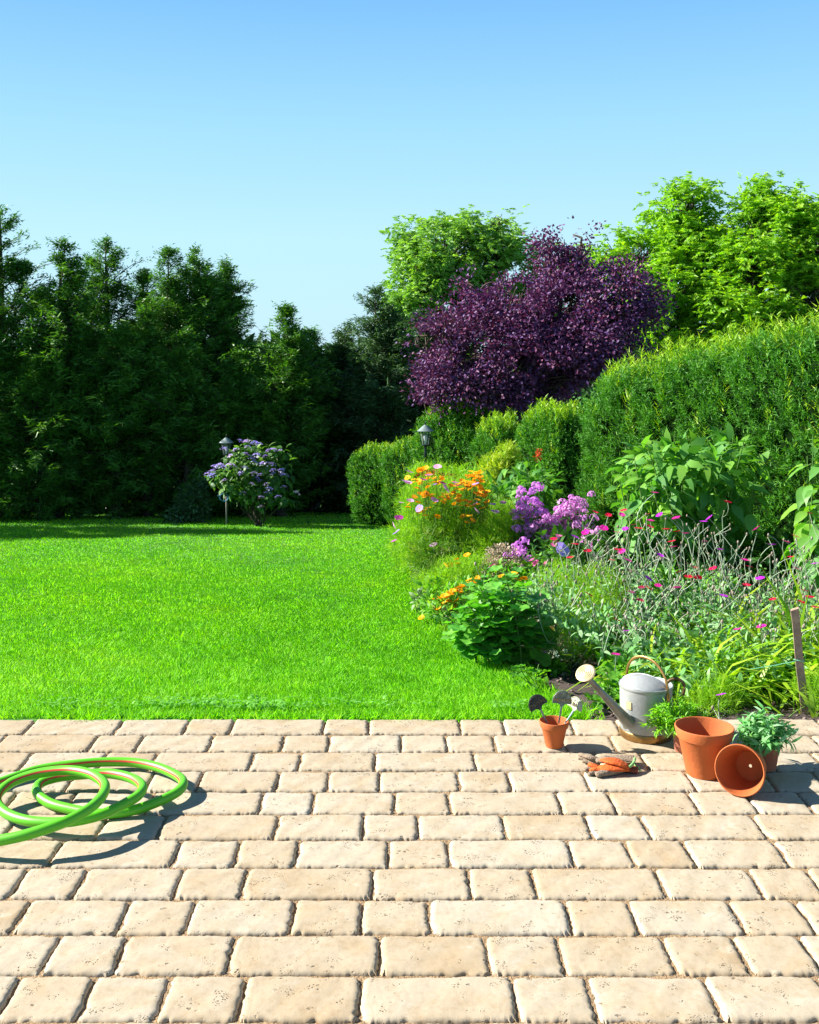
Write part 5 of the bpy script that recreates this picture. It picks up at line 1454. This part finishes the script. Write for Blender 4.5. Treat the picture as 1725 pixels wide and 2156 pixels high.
def plant_label(label, foot, head, up2d, face, w_, mat, lmat, word, stroke_rows=1):
    """half-round cast plate on a flat stem: head = centre of plate's lower edge, up = plate's up, face = its normal"""
    root = thing('plant_label', tuple(foot), label, 'plant label', 'metal plant labels in the small pot')
    up_ = Vector(up2d).normalized(); nf = Vector(face); nf = (nf - up_ * nf.dot(up_)).normalized(); rt = up_.cross(nf)
    M3 = Matrix((rt, up_, nf)).transposed()
    hd = Vector(head) - Vector(foot)
    r = w_ / 2; th = .0022
    out = [(-r * .97, -.10 * r), (-r * 1.0, .05 * r)] + [(r * math.cos(a), r * .12 + r * 1.12 * math.sin(a)) for a in np.linspace(math.pi, 0, 26)] + [(r * 1.0, .05 * r), (r * .97, -.10 * r)]
    out += [(r * .45, -.06 * r), (r * .26, -.16 * r), (r * .16, -.34 * r), (-r * .16, -.34 * r), (-r * .26, -.16 * r), (-r * .45, -.06 * r)]
    n = len(out)
    V = [(x, y, th) for x, y in out] + [(x, y, -th) for x, y in out]
    Fs = [tuple(range(n)), tuple(range(2 * n - 1, n - 1, -1))] + [(k, k + n, (k + 1) % n + n, (k + 1) % n) for k in range(n)]
    V = [tuple(M3 @ Vector(v) + hd) for v in V]
    pl = link('plate', pymesh('plate', V, Fs, mat), root)
    def onto(vf_pts): return [tuple(M3 @ Vector(p) + hd) for p in vf_pts]
    # raised rim and rule
    rim = [(r * .93 * math.cos(a), r * .12 + r * 1.04 * math.sin(a), th) for a in np.linspace(math.pi, 0, 30)]
    link('rim', pymesh('rim', *sweep(onto(rim), .0011, 5, up=tuple(nf)), lmat, smooth=True), pl)
    link('rule', pymesh('rule', *sweep(onto([(-r * .85, .03 * r, th), (r * .85, .03 * r, th)]), .0010, 5, up=tuple(nf)), lmat), pl)
    me = text_mesh(word, r * (.60 if len(word) < 6 else .44), .0011, .0003)
    me.materials.clear(); me.materials.append(lmat)
    me.transform(Matrix.Translation((0, .14 * r, th + .0008)))
    me.transform(Matrix.Translation(hd) @ M3.to_4x4())
    me.name = 'lettering'; link('lettering', me, pl)
    # worn scroll above the word
    for k in range(5):
        x0 = (-.42 + .21 * k) * r; y0 = .70 * r + .10 * r * (1 - abs(k - 2) / 2)
        pts = [(x0 + .07 * r * math.cos(a) * (1 if k % 2 else -1), y0 + .11 * r * math.sin(a), th) for a in np.linspace(-2.2, 2.4, 9)]
        link('scroll', pymesh('scroll', *sweep(onto(pts), .0010, 4, up=tuple(nf)), lmat, smooth=True), pl)
    # stem: flat tapering bar
    top = hd - up_ * (.30 * r); bot = Vector((0, 0, 0)); dv = (top - bot)
    V, Fs = sweep([bot, bot + dv * .5, top], [.0030, .0034, .0040], 8, flat=(1, .45), up=tuple(nf))
    link('stem', pymesh('stem', V, Fs, simple('label_stem', (.20, .30, .31), .5, .4, noise=.4, nscale=80), smooth=True, sharp=40), root)
    return root
def pu(u, v, Y):  # point in the close-up of the labels
    return P(1095.0 + u * .08789, 1398.3 + v * .08789, Y)
plant_label('leftmost dark plant label leaning left and reading THYM', pu(650, 1420, 4.045), pu(455, 1010, 4.03), (-.50, 0, .88), (.12, -1, .12), .073, patina, letter_dk, 'THYM')
plant_label('middle plant label standing upright and reading MENTHE', pu(930, 1420, 4.06), pu(1005, 925, 4.04), (.10, 0, 1), (.05, -1, .12), .073, patina_l, letter_m, 'MENTHE')
plant_label('rightmost pale plant label turned sideways to the sun', pu(1080, 1420, 4.05), pu(1310, 1040, 4.05), (.25, 0, 1), (-.80, -.72, .15), .066, simple('label_pale', (.42, .46, .36), .5, .3, noise=.3, nscale=60, bump=.4, bscale=200), letter_m, 'BA')
stone_p = thing('pebble', (.598, 4.06, .045), 'grey pebble lying inside the small pot below the labels', 'pebble')
V = iv * [.024, .022, .014] * R.uniform(.9, 1.1, (12, 1))
link('stone', pymesh('stone', V, if_, simple('pebble_grey', (.25, .24, .26), .8), smooth=True), stone_p)

# ---- watering can
zinc = simple('zinc', (.44, .46, .45), .5, .4, nscale=9, col2=(.24, .26, .255), bump=.12, bscale=70)
zinc_dk = simple('zinc_aged', (.34, .34, .31), .5, .7, nscale=12, col2=(.15, .15, .13), bump=.3, bscale=60)
brass = simple('brass', (.44, .27, .09), .38, .85, nscale=14, col2=(.22, .12, .04), bump=.15, bscale=60)
brass_pale = simple('brass_rose', (.72, .56, .32), .45, .6, noise=.25, nscale=40)
copper = simple('handle_bronze', (.22, .13, .06), .45, .8, noise=.5, nscale=30)
can = thing('watering_can', (.971, 4.174, .003), 'galvanised watering can with brass rose, handle and foot on the patio edge', 'watering can')
CR, CHt = .1005, .197
def cpart(name, vf, mat, smooth=True, sharp=40, parent=None):
    return link(name, pymesh(name, vf[0], vf[1], mat, smooth=smooth, sharp=sharp), parent or can)
cpart('body', lathe([(.02, .012), (CR - .003, .012), (CR - .003, .03), (CR - .002, .032), (CR - .0035, .06), (CR - .002, .10), (CR - .001, CHt - .012), (CR + .001, CHt - .010), (CR + .0022, CHt - .004), (CR + .0018, CHt), (CR - .0008, CHt + .0008), (CR - .003, CHt - .002), (CR - .004, CHt - .02), (CR - .005, .05), (CR - .006, .02), (.02, .018)], 72), zinc)
cpart('foot_band', lathe([(CR - .006, .0), (CR - .001, 0), (CR + .0006, .003), (CR - .0002, .025), (CR - .002, .028), (CR - .006, .028)], 72), brass)
# half cover: domed sheet, cut along a straight edge
cut_n = np.array([.64, .77]) / np.linalg.norm([.64, .77])   # points towards the open side (right and back)
cut = -.004
V, Fs = [], []
nu, nv = 40, 14
for j in range(nv + 1):
    for i in range(nu + 1):
        s = (j / nv)
        # from the cut line towards the far rim
        w_ = -1 + 2 * i / nu
        d = cut - s * (cut + CR - .002)
        half = math.sqrt(max((CR - .002) ** 2 - d * d, 0)) * w_
        x = cut_n[0] * d - cut_n[1] * half; y = cut_n[1] * d + cut_n[0] * half
        rr_ = math.hypot(x, y) / (CR - .002)
        z = CHt + .036 * max(0, 1 - rr_ ** 2) ** .75 * (1 - .45 * s ** 2) + .001
        V.append((x, y, z))
for j in range(nv):
    for i in range(nu): Fs.append((j * (nu + 1) + i, j * (nu + 1) + i + 1, (j + 1) * (nu + 1) + i + 1, (j + 1) * (nu + 1) + i))
cpart('half_cover', (V, Fs), zinc)
edge_l = [V[i] for i in range(nu + 1)]
cpart('cover_edge', sweep(edge_l, .0018, 6), zinc)
# spout
sa, sb = np.array([-.070, -.060, .070]), np.array([-.243, -.118, .252])
def can_pt(u, v, Y): return P(1078.2 + u * .2344, 1364.6 + v * .2344, Y) - np.array(can.location)
sb = can_pt(700, 285, 4.05)
sa = can_pt(1035, 655, 4.105)
cpart('spout', sweep([sa + (sa - sb) * .05, sa, sa + (sb - sa) * .33, sa + (sb - sa) * .66, sb, sb + (sb - sa) * .02], [.028, .0235, .0175, .0135, .0105, .0102], 24), zinc_dk)
ax_r = norm(np.array([-.42, -.50, .76])); 
rc = can_pt(662, 224, 4.03)
M3 = np.array(basis(tuple(np.cross(ax_r, [0, 1, 0])), tuple(ax_r)))
prof = [(.009, -.032), (.012, -.026), (.034, -.004), (.0375, -.001), (.0378, .002), (.036, .003)]
for k in range(5):
    r0 = .035 - k * .0065
    prof += [(r0, .0032 + .0006 * k), (r0 - .002, .0050 + .0007 * k), (r0 - .0045, .0050 + .0007 * k), (r0 - .0062, .0034 + .0007 * k)]
prof += [(.0015, .0072)]
V, Fs = lathe(prof, 48)
V = [tuple(M3 @ np.array(v) + rc) for v in V]
rose_o = cpart('rose', (V, Fs), brass_pale, sharp=50)
cpart('rose_neck', sweep([sb, rc - ax_r * .03], [.0108, .0105], 16), zinc_dk, parent=rose_o)
# top handle: arch of brass strap across the can
hl, hr = np.array([-.058, .076, CHt - .015]), np.array([.064, -.078, CHt - .03])
pts = []
for a in np.linspace(0, math.pi, 30):
    m_ = (hl + hr) / 2; e = (hr - hl) / 2
    pts.append(m_ - e * math.cos(a) * (1 + .06 * math.sin(a)) + np.array([0, 0, 1.]) * .122 * math.sin(a) ** .8)
pts = np.array(pts)
cpart('top_handle', sweep(pts, .0058, 12, flat=(1.0, .6), up=tuple(np.cross(hr - hl, [0, 0, 1]))), brass)
for q in (hl, hr):
    o_ = norm(q * [1, 1, 0])
    cpart('handle_plate', box((q + o_ * .002) * [1, 1, 1] - [0, 0, .012], (.003, .018, .05), Matrix.Rotation(math.atan2(o_[1], o_[0]), 3, 'Z')), brass, False)
hb = spline([can_pt(1395, 310, 4.13), can_pt(1430, 282, 4.13), can_pt(1490, 278, 4.12), can_pt(1543, 320, 4.11), can_pt(1545, 390, 4.11), can_pt(1510, 455, 4.12), can_pt(1455, 520, 4.13), can_pt(1425, 545, 4.14)], 30)
cpart('rear_handle', sweep(hb, .0058, 12), copper)
# little brass plaque
V = []
for s in np.linspace(-1, 1, 6):
    a = math.radians(218) + s * .115
    for z in (.118, .148): V.append(((CR + .0012) * math.cos(a), (CR + .0012) * math.sin(a), z))
Fs = [(2 * i, 2 * i + 2, 2 * i + 3, 2 * i + 1) for i in range(5)]
cpart('maker_plaque', (V, Fs), simple('plaque_brass', (.65, .52, .28), .5, .5))

# ---- gloves
suede = simple('grey_suede', (.27, .205, .14), .95, nscale=60, col2=(.19, .14, .095), bump=.7, bscale=160)
orange_f = simple('orange_fabric', (.66, .125, .012), .85, nscale=50, col2=(.48, .07, .008), bump=.5, bscale=140)
green_t = simple('green_trim', (.22, .48, .16), .8, bump=.4, bscale=200)
def gp(u, v, z): return G(1078.2 + u * .2344, 1364.6 + v * .2344, z)
def glove(label, loc_uv, segs):
    c = gp(*loc_uv, 0)
    root = thing('garden_glove', tuple(c), label, 'glove', 'gardening gloves on the patio')
    for name, pts, rad, flat, mat in segs:
        w_ = np.array([gp(*p_) for p_ in pts]) - c
        q = spline(w_, 14); rr_ = np.interp(np.linspace(0, 1, 14), np.linspace(0, 1, len(rad)), rad)
        # round the ends
        q = np.vstack([q[0] + (q[0] - q[1]) * .35, q, q[-1] + (q[-1] - q[-2]) * .35]); rr_ = np.concatenate([[rad[0] * .35], rr_, [rad[-1] * .35]])
        V, Fs = sweep(q, rr_, 14, flat=flat)
        V = [(x + .0007 * math.sin(x * 900 + z * 500), y + .0006 * math.sin(x * 700), max(z + .0008 * math.sin(x * 600 + y * 800), .0005)) for x, y, z in V]
        link(name, pymesh(name, V, Fs, mat, smooth=True), root)
    return root
glove('garden glove further from the viewer with brown fingers pointing left', (850, 1010), [
    ('finger', [(770, 1000, .026), (700, 980, .032), (610, 955, .026)], [.011, .0095, .008], (1, .8), suede),
    ('finger', [(780, 1015, .018), (690, 1000, .018), (600, 985, .016)], [.011, .0095, .008], (1, .8), suede),
    ('finger', [(790, 1030, .014), (720, 1022, .013), (640, 1012, .011)], [.011, .0095, .008], (1, .8), suede),
    ('palm', [(760, 1008, .026), (830, 1000, .032), (900, 1012, .030), (960, 1025, .028)], [.018, .026, .026, .022], (1, .42), suede),
    ('back_panel', [(815, 1000, .036), (880, 1010, .042), (960, 1028, .038), (1040, 1062, .026)], [.016, .027, .030, .024], (1, .30), orange_f),
    ('cuff', [(880, 985, .022), (960, 985, .026), (1040, 990, .026), (1098, 998, .024)], [.020, .024, .027, .029], (1, .32), suede),
    ('cuff_trim', [(1106, 985, .040), (1096, 1020, .034), (1070, 1055, .030), (1030, 1078, .026)], [.0042, .0048, .0048, .0042], (1, 1), green_t)])
glove('garden glove nearer the viewer with an orange palm', (850, 1100), [
    ('finger', [(770, 1072, .020), (715, 1052, .024), (690, 1050, .022)], [.010, .0095, .008], (1, .8), orange_f),
    ('finger', [(760, 1085, .014), (700, 1082, .013), (650, 1098, .010)], [.010, .0095, .008], (1, .8), suede),
    ('finger', [(790, 1098, .018), (740, 1090, .020), (700, 1105, .014)], [.010, .0095, .008], (1, .8), orange_f),
    ('finger', [(780, 1115, .012), (730, 1120, .011), (690, 1135, .009)], [.010, .0095, .008], (1, .8), suede),
    ('palm', [(760, 1085, .018), (850, 1075, .024), (940, 1072, .024), (1040, 1075, .022)], [.018, .028, .030, .024], (1, .34), orange_f),
    ('thumb', [(1000, 1090, .014), (920, 1105, .015), (830, 1120, .015), (760, 1138, .012)], [.012, .0150, .0145, .012], (1, .75), suede),
    ('cuff', [(970, 1075, .014), (1040, 1080, .014), (1130, 1095, .012)], [.016, .021, .022], (1, .45), simple('glove_lining', (.22, .05, .02), .9)),
    ('cuff_trim', [(1100, 1050, .022), (1130, 1070, .018), (1150, 1100, .012)], [.0035, .004, .0035], (1, 1), green_t)])

# ---- hose
hose_m = simple('green_hose', (.10, .46, .012), .42, bump=.04, bscale=300, spec=.45)
stripe_m = simple('hose_stripe', (.62, .045, .02), .45)
def hp(u, v, z): return G(u * .2539, 1558.3 + v * .2539, z)
path = [(-260, 420, .017), (-120, 385, .017), (0, 350, .018), (150, 298, .020), (300, 250, .022), (450, 222, .024), (600, 203, .026), (850, 182, .026), (1100, 185, .026), (1300, 222, .028), (1450, 285, .032), (1520, 345, .036), (1490, 415, .034), (1380, 480, .030), (1180, 560, .024), (1000, 600, .019), (800, 610, .017), (600, 575, .017),
        (430, 530, .018), (330, 465, .022), (305, 400, .028), (360, 345, .036), (500, 305, .044), (700, 285, .052), (900, 277, .058), (1080, 312, .064), (1180, 380, .068), (1150, 455, .066), (1030, 530, .060), (850, 615, .052), (650, 665, .046), (450, 685, .040), (250, 672, .036),
        (100, 630, .034), (10, 570, .036), (-30, 500, .042), (0, 430, .052), (100, 350, .066), (260, 290, .080), (430, 258, .090), (600, 252, .098), (760, 285, .104), (860, 355, .106), (865, 430, .104), (800, 520, .100), (700, 595, .095), (560, 670, .088), (400, 730, .080), (200, 790, .068), (0, 832, .055), (-150, 855, .045), (-330, 880, .03)]
pts = spline([hp(*q) for q in path], 420)
hose = thing('garden_hose', tuple(pts[60] * [1, 1, 0]), 'bright green hose with a red stripe coiled loosely on the paving', 'hose')
ho = np.array(hose.location)
HR = .0158
V, Fs = sweep(pts - ho, HR, 22)
link('tube', pymesh('tube', V, Fs, hose_m, smooth=True), hose)
V, Fs = sweep(pts - ho, HR + .0006, 4, arc=(math.radians(18), math.radians(40)), cap=False)
st = pymesh('stripe', V, Fs, stripe_m, smooth=True)
link('stripe', st, hose)
